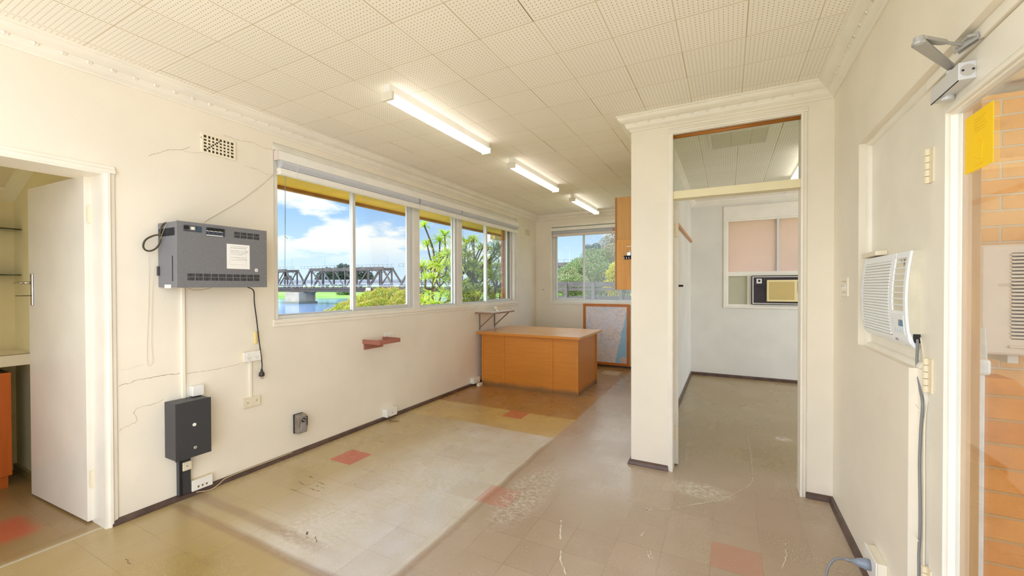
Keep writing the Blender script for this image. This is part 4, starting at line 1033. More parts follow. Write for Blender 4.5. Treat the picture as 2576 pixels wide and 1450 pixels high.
# ---------------------------------------------------------------- office fittings
ol = PL + PT + .006
tag(MB().box(ol, ol + .03, 4.2, 6.98, 2.075, 2.112).build('coat_rail', wood('pine_rail', (206,150,92), (190,130,76), 3., .4, axis='y'), bevel=.003, loc=(ol,5.6,2.075)), 'narrow pine coat rail fixed along the office left wall', 'rail')
oa = thing('air_conditioner', 'old cream and dark brown room air conditioner under the frosted office window', 'air conditioner', (.85, BK, 1.12))
dkb = M('dark_brown_panel', (58,46,56), .4, var=.2, vscale=12)
B(.318, 1.24, BK - .012, BK + .30, 1.124, 1.543).build('housing', dkb, oa)
m = MB(); m.box(.316, .326, BK - .022, BK - .006, 1.122, 1.546); m.box(.316, 1.24, BK - .022, BK - .006, 1.537, 1.546); m.box(.316, 1.24, BK - .022, BK - .006, 1.122, 1.130); m.build('outer_rim', blackp, oa)
m = MB(); m.box(.328, .340, BK - .024, BK - .008, 1.130, 1.536); m.box(.328, 1.24, BK - .024, BK - .008, 1.524, 1.534); m.box(.328, 1.24, BK - .024, BK - .008, 1.132, 1.142); m.build('white_trim', white, oa)
gr = M('cream_ac_plastic', (236,220,166), .4)
B(.508, 1.16, BK - .05, BK - .008, 1.168, 1.482).build('front_cover', gr, oa, bevel=.006)
B(.535, .845, BK - .052, BK - .048, 1.195, 1.455).build('intake_mesh', M('intake_mesh', (206,182,118), .6, bump=.5, bscale=400), oa)
m = MB()
for k in range(10): m.box(.880, 1.05, BK - .053, BK - .049, 1.30 + k*.0165, 1.309 + k*.0165)
m.build('outlet_slots', blackp, oa)
B(.380, .448, BK - .018, BK - .010, 1.432, 1.502).build('thermostat_plate', white, oa); B(.400, .428, BK - .020, BK - .017, 1.455, 1.486).build('thermostat_button', darkp, oa)
MB().tube([(.345,BK - .02,1.392),(.48,BK - .02,1.394)], .010, 8).build('grey_strap', darkbox, oa); MB().tube([(.478,BK - .02,1.395),(.478,BK - .02,1.52)], .007, 8).build('grey_strap', darkbox, oa)
tag(MB().box(ol, ol + .006, 4.9, 5.02, .74, .86).build('power_outlet', offpaint, bevel=.002, loc=(ol,4.96,.74)), 'pale outlet plate on the office left wall', 'power outlet')
# ================================================================ RIGHT WALL THINGS
ac = thing('air_conditioner', 'white window air conditioner with a louvred front set in the right wall panel', 'air conditioner', (.63, 2.33, 1.14))
acw = M('cool_white_ac_plastic', (238,243,249), .35); acs = M('aged_cream_ac_side', (222,216,196), .45, var=.06, vscale=10)
ya, yb, za, zb = 2.100, 2.692, 1.158, 1.534
def fx_(z):      # bulging front profile
    t = (z - za)/(zb - za); return .626 - .016*math.sin(math.pi*min(1, max(0, t*1.02)))**.8 + (.012 if t < .06 else 0)*(1 - t/.06 if t < .06 else 0)
zs = [za + (zb - za)*k/12 for k in range(13)]
m = MB(); m.prism([(.667, ya + .0015, za + .001)] + [(fx_(z) + .004, ya + .0015, z) for z in zs] + [(.667, ya + .0015, zb - .001)], (0, yb - ya - .003, 0)); m.build('housing', acs, ac, bevel=.003)
ysp = 2.268      # split between the louvre half and the outlet half
m = MB()
def strip(mb, y0, y1, z0, z1, out=0., n=6):
    e = (mb.nb % 7)*.00022; mb.nb += 1; y0 -= e; y1 += e; out = out + e
    q = [z0 + (z1 - z0)*k/n for k in range(n+1)]
    mb.prism([(fx_(z) - out, y0, z) for z in q] + [(fx_(z) + .008, y0, z) for z in q[::-1]], (0, y1 - y0, 0))
strip(m, ysp + .002, yb, zb - .030, zb); strip(m, ysp + .002, yb, za, za + .030); strip(m, ysp + .002, ysp + .022, za, zb); strip(m, yb - .024, yb, za, zb)
m.build('front_frame', acw, ac, bevel=.002)
m = MB(); n = 24
for k in range(n):
    z = za + .032 + (zb - za - .064)*(k + .5)/n
    m.prism([(fx_(z) - .001, ysp + .02, z + .0052), (fx_(z) + .006, ysp + .02, z + .0066), (fx_(z) + .008, ysp + .02, z - .001), (fx_(z) - .002, ysp + .02, z - .0032)], (0, yb - ysp - .04, 0))
m.build('louvres', acw, ac)
m = MB(); strip(m, ysp + .02, yb - .02, za + .03, zb - .03, -.009, 8); m.build('louvre_backing', M('blue_grey_filter', (120,146,176), .7), ac)  # blue-grey sheet set behind the louvres
m = MB()
strip(m, ya, ysp, zb - .025, zb); strip(m, ya, ysp, za, 1.215); strip(m, ya, ysp, 1.283, 1.298); strip(m, ya, ya + .024, za, zb); strip(m, ysp - .022, ysp, za, zb); strip(m, ya, ysp, 1.215, 1.283)
m.build('outlet_frame', acw, ac, bevel=.0015)
B(.640, .650, ya + .02, ysp - .02, 1.298, zb - .02).build('outlet_recess', M('outlet_recess_brown', (150,136,120), .6), ac)
m = MB()
for zz, h_ in ((1.47,.05),(1.42,.045),(1.35,.06)): m.prism([(.636, ya + .03, zz - h_/2), (.636, ya + .075, zz - h_*.35), (.636, ya + .065, zz + h_/2), (.636, ya + .03, zz + h_*.4)], (.004, 0, 0))
m.box(.622, .640, ya + .052, ya + .058, 1.30, zb - .03); m.box(.624, .640, ya + .09, ya + .094, 1.30, zb - .03)
m.build('deflector_blades', M('deflector_grey', (116,116,122), .5), ac)
m = MB()
for k in range(8):
    z = 1.322 + k*.0245; m.box(fx_(z) + .001, fx_(z) + .010, ya + .022, ysp - .020, z - .002, z + .002)
m.build('outlet_bars', acw, ac)
cp = MB(); strip(cp, ya + .022, ysp - .018, 1.205, 1.281, .0025); cpo = cp.build('control_panel', M('control_panel_white', (234,238,242), .3), ac)
fz = fx_(1.25) - .0035
B(fz, fz + .002, ya + .028, ya + .072, 1.238, 1.268).build('lcd_display', M('blue_lcd', (76,128,176), .25), cpo)
B(fz - .0006, fz, ya + .045, ya + .066, 1.246, 1.263).build('lcd_mark', M('lcd_grey', (110,124,138), .3), cpo)
for k in range(4): MB().cyl((fx_(1.222) - .0026, ya + .036 + k*.024, 1.222), (fx_(1.222) - .0045, ya + .036 + k*.024, 1.222), .0085, 12).build('button', M('button_white', (214,222,230), .35), cpo)
for k in range(2):
    for r in range(2): B(fz, fz + .001, ysp - .050 + k*.014, ysp - .040 + k*.014, 1.245 + r*.016, 1.255 + r*.016).build('button', M('button_white', (214,222,230), .35), cpo)
m = MB(); m.cyl((fx_(1.18) - .0006, ysp - .034, 1.180), (fx_(1.18), ysp - .034, 1.180), .0062, 16); m.build('round_logo', M('logo_mauve', (178,120,140), .5), ac)
m = MB()
x_ = fx_(1.18) - .0005
for a, b_, c, d in ((.0, .0016, 0, .009), (.0, .005, 0, .0016), (.008, .0096, 0, .009), (.008, .013, 0, .0016), (.008, .013, .0074, .009), (.0116, .0130, 0, .0045), (.0105, .013, .004, .0052)):
    m.box(x_, x_ + .0006, ysp - .045 - b_, ysp - .045 - a, 1.1755 + c, 1.1755 + d)
m.build('logo_letters', M('logo_grey', (140,144,152), .5), ac)
m = MB()
for k in range(4): m.box(fx_(1.165) - .0005, fx_(1.165), ya + .034 + k*.009, ya + .040 + k*.009, 1.162, 1.170)
m.build('badge_letters', M('badge_pale', (196,202,212), .5), ac)
B(.634, .655, ya - .0006, ya + .004, 1.178, 1.212).build('cord_notch', blackp, ac)
tag(MB().box(.612, .657, 2.47, 2.70, 1.540, 1.562).build('retaining_bracket', M('cream_bracket', (232,224,202), .35), bevel=.004, loc=(.63,2.58,1.54)), 'short cream bracket on top of the far end of the white air conditioner', 'bracket')
# cords beside the door
pts = [(.645,2.097,1.192),(.642,2.085,1.17),(.640,2.082,1.10),(.630,2.02,1.02),(.626,1.985,.97),(.624,1.992,.88),(.623,1.998,.75),(.623,1.992,.63),(.623,1.990,.52),(.623,1.999,.42),(.622,1.995,.34),(.622,2.008,.26),(.618,2.015,.15),(.61,2.03,.05),(.57,2.06,.008),(.50,2.12,.006),(.44,2.20,.006)]
ccord = thing('wall_lead', 'grey power cord running down beside the entrance door hinges from the air conditioner', 'power cord', (.62, 2.0, 0))
MB().tube(smooth_path(pts, 6),   .0045, 8).build('cord', greycab, ccord, smooth=True)
for z, y in ((.955,1.985),(.478,1.992)): MB().tube([(.612,y + .02,z + .008),(.615,y - .012,z - .004)], .0022, 5).build('cable_tie', cream2, ccord)
tag(MB().tube(smooth_path([(.655,2.098,1.20),(.655,2.06,1.12),(.655,2.01,1.05),(.632,1.984,.9),(.632,1.983,.6),(.632,1.983,.3),(.632,1.983,.1),(.632,1.985,.005)], 5), .003, 6).build('bell_wire', M('ivory_wire', (226,218,196), .45), smooth=True, loc=(.64,2.0,0)), 'thin ivory wire beside the grey cord at the door hinges', 'wire')
# switch plate
t = thing('light_switch', 'white three gang light switch on the right wall beside the office doorway', 'light switch', (RW, 2.985, 1.33))
B(RW - .009, RW, 2.905, 3.065, 1.336, 1.444).build('plate', M('cream_switch_plate', (236,230,212), .35), t, bevel=.003)
for k in range(3):
    y = 2.950 + k*.034
    B(RW - .013, RW - .009, y - .008, y + .008, 1.376, 1.404).build('rocker', white, t, bevel=.001)
    m = MB()
    for zz in (1.36, 1.422): m.cyl((RW - .0095, y, zz), (RW - .0085, y, zz), .0045, 8)
    m.box(RW - .0135, RW - .0125, y - .003, y + .003, 1.392, 1.403); m.build('switch_marks', M('switch_mark', (120,110,96), .6), t)
# power outlet with plug
t = thing('power_outlet', 'deep cream power outlet low on the right wall with a grey plug in it', 'power outlet', (RW, 2.33, .10))
B(RW - .034, RW, 2.262, 2.420, .100, .205).build('backing_box', M('pale_cream_box', (234,228,210), .4), t, bevel=.003); B(RW - .041, RW - .034, 2.258, 2.424, .096, .209).build('face_plate', white, t, bevel=.003)
pg = thing('plug_lead', 'grey plug and lead in the low outlet on the right wall', 'plug', (.5, 2.33, .0))
m = MB(); m.tube([(.566,2.335,.155),(.545,2.335,.155),(.542,2.335,.155),(.530,2.335,.155),(.505,2.335,.155)], .02, 18, True, [.0235,.0235,.021,.019,.0095]); m.build('plug', M('blue_grey_plug', (134,144,160), .4), pg, smooth=True)
m = MB(); m.tube([(.507,2.335,.155),(.495,2.335,.155),(.49,2.335,.155),(.475,2.335,.155)], .01, 10, True, [.0095,.0085,.0095,.006]); m.build('strain_relief', greycab, pg)
MB().tube(smooth_path([(.478,2.335,.155),(.44,2.325,.150),(.412,2.31,.115),(.400,2.30,.06),(.392,2.285,.02),(.375,2.26,.006),(.33,2.235,.006),(.30,2.21,.006),(.33,2.16,.006)], 7), .0055, 8).build('lead', greycab, pg, smooth=True)
# door closer
dc = thing('door_closer', 'silver hydraulic door closer on the top rail of the entrance door', 'door closer', (.62, 1.77, 2.0))
slv = M('silver_closer', (214,215,218), .35, .2); slg = M('grey_closer_metal', (176,175,172), .38, .35)
B(.602, .640, 1.676, 1.862, 2.003, 2.054).build('body', slv, dc, bevel=.0015)
m = MB(); m.box(.6015, .6035, 1.678, 1.860, 2.0005, 2.0035); m.build('body_groove', darkp, dc)
m = MB(); m.cyl((.622, 1.676, 2.029), (.622, 1.6745, 2.029), .0165, 24); m.build('end_cap', M('closer_cap', (190,186,178), .4, .3), dc)
for a in (-.011, .011): MB().cyl((.622 + a, 1.6745, 2.029), (.622 + a, 1.673, 2.029), .003, 8).build('screw', darkp, dc)
m = MB(); m.cyl((.622, 1.80, 2.003), (.622, 1.80, 1.990), .0155, 20); m.build('valve_cap', slv, dc)
m = MB(); m.cyl((.618, 1.765, 2.054), (.618, 1.765, 2.068), .0115, 16); m.build('spindle', slv, dc)
e0 = Vector((.618, 1.765, 2.0725)); e1 = Vector((.4815, 1.567, 2.080)); dd = (e1 - e0).normalized(); sd = dd.cross(Vector((0,0,1))).normalized()
m = MB()
m.prism([e0 - dd*.012 + sd*.010, e0 - dd*.012 - sd*.010, e1 + dd*.006 - sd*.016, e1 + dd*.016 - sd*.006, e1 + dd*.016 + sd*.006, e1 + dd*.006 + sd*.016], (0,0,.011)); m.build('main_arm', slg, dc, bevel=.003)
f0 = Vector((.4815, 1.567, 2.093)); f1 = Vector((.606, 1.665, 2.096)); df = (f1 - f0).normalized(); sf_ = df.cross(Vector((0,0,1))).normalized(); mid = f0 + (f1 - f0)*.55
m = MB(); m.prism([f0 - df*.012 + sf_*.008, f0 - df*.012 - sf_*.008, f0 + df*.01 - sf_*.014, mid - sf_*.009, mid + df*.012 - sf_*.005, mid + df*.012 + sf_*.005, mid + sf_*.009, f0 + df*.01 + sf_*.014], (0,0,.010)); m.build('fore_arm', slg, dc, bevel=.0025)
m = MB(); m.cyl(mid + Vector((0,0,.005)), f1 + Vector((0,0,.005)), .0045, 10); m.build('threaded_rod', slg, dc)
m = MB(); m.cyl((.4815,1.567,2.078),(.4815,1.567,2.104), .0125, 16); m.build('elbow_pivot', slg, dc)
m = MB()
m.bar((.606,1.690,2.094), (.640,1.640,2.108), .005, .020); m.bar((.594,1.684,2.094), (.628,1.634,2.108), .003, .020); m.cyl((.596,1.672,2.100),(.618,1.678,2.100), .006, 10); m.box(.606, .634, 1.636, 1.70, 2.106, 2.114)
m.build('frame_bracket', slg, dc)
# yellow notice on the glass
yn = thing('notice', 'yellow paper notice taped inside the top corner of the entrance door glass', 'notice', (.66, 1.71, 1.73))
B(.6605, .6615, 1.640, 1.793, 1.745, 1.918).build('sheet', M('bright_yellow_paper', (252,208,10), .7), yn)
m = MB(); rng = random.Random(11)
for k in range(5): m.box(.6600, .6606, 1.665 + rng.uniform(0,.02), 1.75 - rng.uniform(0,.02), 1.895 - k*.009, 1.8985 - k*.009)
pts = [(.6603, 1.715 + .026*math.cos(a*.52)*(1 + .25*math.sin(a*1.7)), 1.805 + .032*math.sin(a*.52)*(1 + .2*math.cos(a*2.3))) for a in range(13)]
m.tube(pts, .0008, 4); m.box(.6600, .6606, 1.69, 1.74, 1.757, 1.760)
m.build('faint_print', M('darker_yellow_print', (244,198,8), .7), yn)

# ================================================================ OUTSIDE THE ENTRANCE DOOR
struct(B(1.12, 3.1, 3.20, PY - .002, -.1, 2.44).build('wall_porch', brick_a), 'orange brick outer wall seen through the entrance door glass')
struct(B(.757, 3.4, 2.35, 3.20, 2.50, 2.62).build('ceiling_porch', M('porch_soffit', (236,226,200), .6)), 'pale porch soffit outside the entrance door')
struct(B(.757, 6.0, -3.0, 3.3, -.16, -.02).build('floor_porch', M('porch_concrete', (196,178,156), .8, var=.15, vscale=5)), 'concrete porch slab outside the entrance door')
tag(B(.7005, .771, 1.977, 2.07, -.02, 2.30).build('timber_jamb', jamb_m, bevel=.004, loc=(.735,2.03,0)), 'weathered tan timber post just outside the entrance door', 'post')
xa = thing('outdoor_unit', 'beige outdoor air conditioner box with dark louvres on the brick porch wall', 'air conditioner', (1.45, 2.9, 1.06))
bg = M('beige_sheet_metal', (222,202,182), .45, var=.04, vscale=8)
B(1.055, 1.95, 2.72, 3.10, 1.075, 1.590).build('housing', bg, xa, bevel=.012)
m = MB()
for k in range(24):
    z = 1.155 + k*.0165; m.prism([(1.160 - .006, 2.716, z + .009), (1.165, 2.722, z + .0095), (1.165, 2.722, z), (1.160, 2.716, z)], (.62,0,0))
m.build('louvre_fins', bg, xa); B(1.160, 1.79, 2.7185, 2.722, 1.150, 1.548).build('dark_grille', M('louvre_dark', (76,70,68), .7), xa)
m = MB(); m.box(1.15, 1.85, 2.712, 2.72, 1.110, 1.122); m.build('ridge', bg, xa, bevel=.004)
for xx in (1.165, 1.62): B(xx, xx + .035, 2.76, 3.19, 1.035, 1.073).build('support_bracket', M('bracket_white', (214,204,190), .5), xa)
B(1.165, 1.20, 3.15, 3.19, .72, 1.073).build('support_bracket', M('bracket_white', (214,204,190), .5), xa)
pr_ = MB(); pr_.prism([(.905, 2.32, -.02), (1.045, 2.32, -.02), (1.045, 2.32, .985), (1.000, 2.32, 1.030), (.905, 2.32, 1.030)], (0, .12, 0))
tag(pr_.build('brick_pier', brick_c, bevel=.003, loc=(.97,2.38,0)), 'low orange brick pier with a chamfered top outside the entrance door', 'pier')
hr = thing('handrail', 'white painted handrail and post beside the low brick pier', 'handrail', (.9, 2.3, 0))
wp_ = M('chalky_white_paint', (232,228,222), .5, var=.08, vscale=14)
B(.876, .904, 2.285, 2.315, -.02, 1.045).build('post', wp_, hr, bevel=.003); B(.840, .918, 2.27, 2.33, 1.045, 1.108).build('rail', wp_, hr, bevel=.012)
MB().bar((.93,2.40,1.06), (1.01,2.62,1.20), .05, .016).build('slanted_arm', wp_, hr, bevel=.004)

# ================================================================ OUTSIDE THE LONG WINDOW
ev = MB(); ev.box(-4.06, OW - .03, Y0, 7.3, 2.435, 2.47)
e = ev.build('ceiling_eave', M('golden_soffit_paint', (250,208,84), .6, var=.08, vscale=3)); struct(e, 'golden yellow eave soffit outside the long window')
struct(B(-4.10, -4.055, Y0, 7.3, 2.400, 2.56).build('trim_6', M('brown_fascia', (176,124,66), .5, var=.15, vscale=6)), 'brown fascia board on the edge of the eave')
struct(B(-4.2, .80, Y0, 7.3, HC + .15, HC + .22).build('roof', M('roof_brown', (150,120,96), .8)), 'roof slab over the building')
gut = thing('gutter', 'short white gutter corner of a neighbouring eave beyond the long window', 'gutter', (-4.6, 7.9, 2.37))
B(-4.66, -4.56, 7.72, 8.6, 2.372, 2.412).build('gutter_run', white, gut); B(-4.66, -4.60, 7.70, 7.75, 2.372, 2.53).build('gutter_end', white, gut); B(-4.60, -4.50, 7.75, 8.6, 2.43, 2.56).build('fascia_piece', M('olive_fascia', (150,132,60), .6), gut)
def ground_material(name, c1, c2, sc=1.2):
    mt, nt, b = newmat(name); p = nt.pos()
    col = nt.mix(nt.sm(nt.noise(p, sc, 5, .65), .35, .65), lin(c1), lin(c2)); nt.l.new(col, b.inputs['Base Color']); b.inputs['Roughness'].default_value = .9
    return mt
gm = ground_material('grassy_ground', (120,134,60), (158,146,90), .8)
gr_ = MB(); gr_.add([(-22,-40,-1.6),(-22,60,-1.6),(-3.5,60,-1.4),(-3.5,-40,-1.4),(-26,-40,-4.8),(-26,60,-4.8)], [(0,1,2,3),(4,5,1,0)]); gr_.add([(-26,60,-4.8),(-3.5,60,-1.4),(40,60,-1.4),(40,7.4,-1.4),(-3.5,7.4,-1.4)][:0] or [(-3.5,7.3,-1.4),(40,7.3,-1.4),(40,60,-1.4),(-3.5,60,-1.4)], [(0,1,2,3)])
struct(gr_.build('ground', gm), 'grassy bank between the building and the river')
def water_material():
    mt, nt, b = newmat('river_water'); p = nt.pos()
    n = nt.noise(nt.vscale(p, (.18,.18,1)), 1., 3); col = nt.mix(nt.sm(n, .35, .65), lin((96,132,176)), lin((112,134,160)))
    nt.l.new(col, b.inputs['Base Color']); b.inputs['Roughness'].default_value = .12; b.inputs['Specular IOR Level'].default_value = .8
    nt.l.new(nt.bump(nt.noise(nt.vscale(p, (.5,.5,1)), 1.5, 3), .15, .1), b.inputs['Normal'])
    return mt
struct(MB().add([(-420,-200,-4.6),(-20,-200,-4.6),(-20,420,-4.6),(-420,420,-4.6)], [(0,1,2,3)]).build('river', water_material()), 'calm blue grey river below the bridges')
# far bank: land rising away from the water, roughly parallel to the bridges
bm_ = ground_material('sunny_green_bank', (96,136,40), (120,140,62), .05)
fb = MB(); N_ = 24
rows = ((0,-4.7),(4,-4.0),(40,-1.2),(75,-.1),(400,3.))
bp0, bdir = Vector((-330,60)), Vector((330,200)).normalized(); bn = Vector((-bdir.y, bdir.x))
vs = []
rng = random.Random(2)
for off, z in rows:
    for k in range(N_ + 1):
        q = bp0 + bdir*(k*25) + bn*(off + (rng.uniform(-2,2) if off < 50 else 0)); vs.append((q.x, q.y, z + (rng.uniform(-.25,.4) if 0 < off < 100 else 0)))
fb.add(vs, [(r*(N_+1)+k, r*(N_+1)+k+1, (r+1)*(N_+1)+k+1, (r+1)*(N_+1)+k) for r in range(len(rows)-1) for k in range(N_)])
struct(fb.build('shore', bm_), 'green far bank of the river')

# ---------------------------------------------------------------- steel truss bridge
br = thing('truss_bridge', 'old dark steel truss bridge crossing the river', 'bridge', (-110, 98, -1))
steel = M('weathered_bridge_steel', (84,77,72), .7, var=.3, vscale=.5); steel2 = M('dark_bridge_girder', (58,50,48), .7, var=.2, vscale=.4); railc = M('pale_blue_handrail', (168,184,204), .5)
A_ = Vector((-165.0, 91.6)); Bv = Vector((-30.0, 105.9)); L_ = (Bv - A_).length; bd_ = (Bv - A_)/L_; bq = Vector((-bd_.y, bd_.x))
def bp(s, off, z): q = A_ + bd_*s + bq*off; return (q.x, q.y, z)
ZB, ZT = .95, 7.25
spans = [(-12, 27.6), (30.5, 70.6), (72.4, 112.4), (114.4, 154)]
for s0, s1 in spans:
    for off in (0, 5.2):
        m = MB(); n = 8; w_ = (s1 - s0)/n
        m.bar(bp(s0 + w_*.85, off, ZT), bp(s1 - w_*.85, off, ZT), .5, .95); m.bar(bp(s0, off, ZB), bp(s1, off, ZB), .5, .6)
        m.bar(bp(s0, off, ZB), bp(s0 + w_*.9, off, ZT), .45, .5); m.bar(bp(s1, off, ZB), bp(s1 - w_*.9, off, ZT), .45, .5)
        for k in range(1, n):
            m.bar(bp(s0 + k*w_, off, ZB), bp(s0 + k*w_, off, ZT), .42, .34)
            if k < n/2: m.bar(bp(s0 + k*w_, off, ZT), bp(s0 + (k+1)*w_, off, ZB), .30, .30)
            elif k > n/2: m.bar(bp(s0 + k*w_, off, ZT), bp(s0 + (k-1)*w_, off, ZB), .30, .30)
        m.build('truss', steel, br)
    m = MB()
    for k in range(1, 8):
        m.bar(bp(s0 + k*(s1-s0)/8, 0, ZT), bp(s0 + k*(s1-s0)/8, 5.2, ZT), .25, .3)
        m.bar(bp(s0 + k*(s1-s0)/8, 0, ZT - 1.6), bp(s0 + k*(s1-s0)/8, 2.6, ZT - .2), .12, .12); m.bar(bp(s0 + k*(s1-s0)/8, 5.2, ZT - 1.6), bp(s0 + k*(s1-s0)/8, 2.6, ZT - .2), .12, .12)
    m.bar(bp(s0, 0, ZT + .55), bp(s1, 0, ZT + .55), .08, .05); m.bar(bp(s0, 0, ZT + 1.3), bp(s1, 0, ZT + 1.3), .06, .05)
    for k in range(24): m.bar(bp(s0 + k*1.7, 0, ZT + .4), bp(s0 + k*1.7, 0, ZT + 1.3), .05, .05)
    m.build('cross_bracing', steel, br)
m = MB(); m.bar(bp(-15, 2.6, .25), bp(157, 2.6, .25), 5.8, .9); m.bar(bp(-15, -.5, .1), bp(157, -.5, .1), .3, 1.1); m.build('deck_girder', steel2, br)
m = MB(); m.bar(bp(-15, -1.1, 1.62), bp(157, -1.1, 1.62), .14, .22); m.bar(bp(-15, -1.1, 2.15), bp(157, -1.1, 2.15), .06, .06)
for k in range(86): m.bar(bp(-15 + k*2, -1.1, .9), bp(-15 + k*2, -1.1, 2.15), .05, .05)
m.build('handrail', railc, br)
m = MB(); m.obox(bp(61, -.9, .55), bd_.to_3d()*.95, (0,0,.45), bq.to_3d()*.04); m.build('white_sign', white, br)
conc = M('pale_bridge_concrete', (160,152,138), .85, var=.12, vscale=.4); conc2 = M('tide_stain', (110,116,112), .85)
def pier(name, label, c, w_, d_, z1, foot=True):
    t = thing(name, label, 'bridge pier', (c[0], c[1], -4.6))
    ax = bd_.to_3d(); ay = bq.to_3d(); cc = Vector((c[0], c[1], (z1 - 4.7)/2))
    MB().obox(cc, ax*w_/2, ay*d_/2, (0,0,(z1 + 4.7)/2)).build('shaft', conc, t)
    if foot: MB().obox((c[0], c[1], -4.35), ax*(w_/2 + .5), ay*(d_/2 + .5), (0,0,.55)).build('footing', conc2, t)
    return t
p_ = pier('bridge_pier', 'broad concrete pier under the steel truss bridge', A_ + bd_*29.5 + bq*2.6 - bq*2, 6.6, 7., -.55)
m = MB()
for s in (-1, 1):
    m.bar(bp(29.5 + s*2.6, -.3, -.5), bp(29.5 + s*1.7, -.3, .1), .5, .8); m.bar(bp(29.5 + s*2.6, 5, -.5), bp(29.5 + s*1.7, 5, .1), .5, .8)
m.bar(bp(26.0, -.3, -.45), bp(33.0, -.3, -.45), .8, .35); m.build('bearing', steel2, p_)
m = MB()
for s in (71.5, 113.5):
    pier('bridge_pier', 'concrete pier of the truss bridge hidden behind the near shrubs' if s < 80 else 'concrete pier of the truss bridge behind the spiky plants', A_ + bd_*s + bq*.6, 6.6, 7., -.55)
# ---------------------------------------------------------------- road bridge behind
rb = thing('road_bridge', 'long pale concrete road bridge behind the steel truss bridge', 'bridge', (-160, 136, 2.5))
R0, R1 = Vector((-260, 85)), Vector((-60, 186)); rd = (R1 - R0).normalized(); rq = Vector((-rd.y, rd.x)); RLn = (R1 - R0).length
def rp(s, off, z): q = R0 + rd*s + rq*off; return (q.x, q.y, z)
m = MB(); m.bar(rp(0, 5, 3.0), rp(RLn, 5, 3.0), 10, 1.4); m.build('deck', M('road_bridge_concrete', (150,150,150), .8), rb)
m = MB(); m.bar(rp(0, 0, 4.2), rp(RLn, 0, 4.2), .3, 1.); m.build('parapet', M('road_bridge_parapet', (136,140,146), .8), rb)
for s, lb in ((87, 'round-ended concrete pier of the road bridge behind the truss bridge pier'), (130, 'concrete pier of the road bridge near the green bank')):
    t = thing('bridge_pier', lb, 'bridge pier', rp(s, 4, -4.6)); MB().tube([rp(s, 4, -4.7), rp(s, 4, 2.3)], 2.1, 16, True, [2.6, 2.2]).build('shaft', conc, t); MB().tube([rp(s, 4, -4.7), rp(s, 4, -4.0)], 2.1, 16, True, [3.2, 3.2]).build('footing', conc2, t)
lampm = M('lamp_post_grey', (150,160,172), .5)
for s, top, lb in ((86.5, 14.6, 'leftmost street lamp on the road bridge'), (102, 15.7, 'second street lamp on the road bridge from the left'), (131.7, 16.0, 'third street lamp on the road bridge, above the right sash')):
    t = thing('street_lamp', lb + ' seen through the long window', 'street lamp', rp(s, .4, 3.7), 'street lamps on the road bridge')
    MB().tube([rp(s, .4, 3.7), rp(s, .4, top)], .14, 8, True, [.16, .09]).build('pole', lampm, t)
    MB().tube([rp(s, .4, top - .1), rp(s - 1.2, .4, top + .25), rp(s - 2.6, .4, top + .35)], .07, 6).build('arm', lampm, t); MB().bar(rp(s - 2.5, .4, top + .32), rp(s - 3.5, .4, top + .36), .35, .16).build('lamp_head', lampm, t)
t = thing('street_lamp', 'distant street lamp above the shrubs seen through the back window', 'street lamp', (-29, 80.7, 2.), 'street lamp beyond the back window')
MB().tube([(-29, 80.7, 1.), (-29, 80.7, 9.2)], .12, 8, True, [.11, .07]).build('pole', lampm, t); MB().bar((-29, 80.7, 9.2), (-29.9, 80.3, 9.3), .25, .12).build('lamp_head', lampm, t)

# ---------------------------------------------------------------- foliage
def leafmat(name, cols, tr=.35, sc=40.):
    mt = bpy.data.materials.new(name); mt.use_nodes = True; nt = NT(mt.node_tree); b = nt.n['Principled BSDF']; out = nt.n['Material Output']
    p = nt.pos(); n = nt.noise(p, sc, 2); n2 = nt.noise(p, sc*.13, 3)
    col = nt.mix(nt.sm(n, .35, .65), lin(cols[0]), lin(cols[1])); col = nt.mix(nt.m('MULTIPLY', nt.sm(n2, .5, .7), .8), col, lin(cols[2]))
    nt.l.new(col, b.inputs['Base Color']); b.inputs['Roughness'].default_value = .45
    t = nt.new('ShaderNodeBsdfTranslucent'); nt.l.new(col, t.inputs[0]); mx = nt.new('ShaderNodeMixShader'); mx.inputs[0].default_value = tr
    nt.l.new(b.outputs[0], mx.inputs[1]); nt.l.new(t.outputs[0], mx.inputs[2]); nt.l.new(mx.outputs[0], out.inputs[0])
    return mt
def rvec(rng):
    while True:
        v = Vector((rng.uniform(-1,1), rng.uniform(-1,1), rng.uniform(-1,1)))
        if .05 < v.length < 1: return v
def leaf_cloud(mb, rng, c, rad, n, size, elong=1.7, flat=1.):
    c = Vector(c)
    for _ in range(n):
        v = rvec(rng); v = v.normalized()*(.35 + .65*v.length)
        p = c + Vector((v.x*rad[0], v.y*rad[1], v.z*rad[2]))
        a = rvec(rng).normalized(); a.z *= flat; b_ = a.cross(rvec(rng)).normalized(); s = size*rng.uniform(.6, 1.3)
        mb.add([p - a*s*elong*.5, p + b_*s*.35, p + a*s*elong*.5, p - b_*s*.35], [(0,1,2,3)])
bark = M('grey_brown_bark', (128,112,92), .9, var=.3, vscale=12); bark2 = M('dark_trunk_bark', (92,82,70), .9, var=.3, vscale=4)
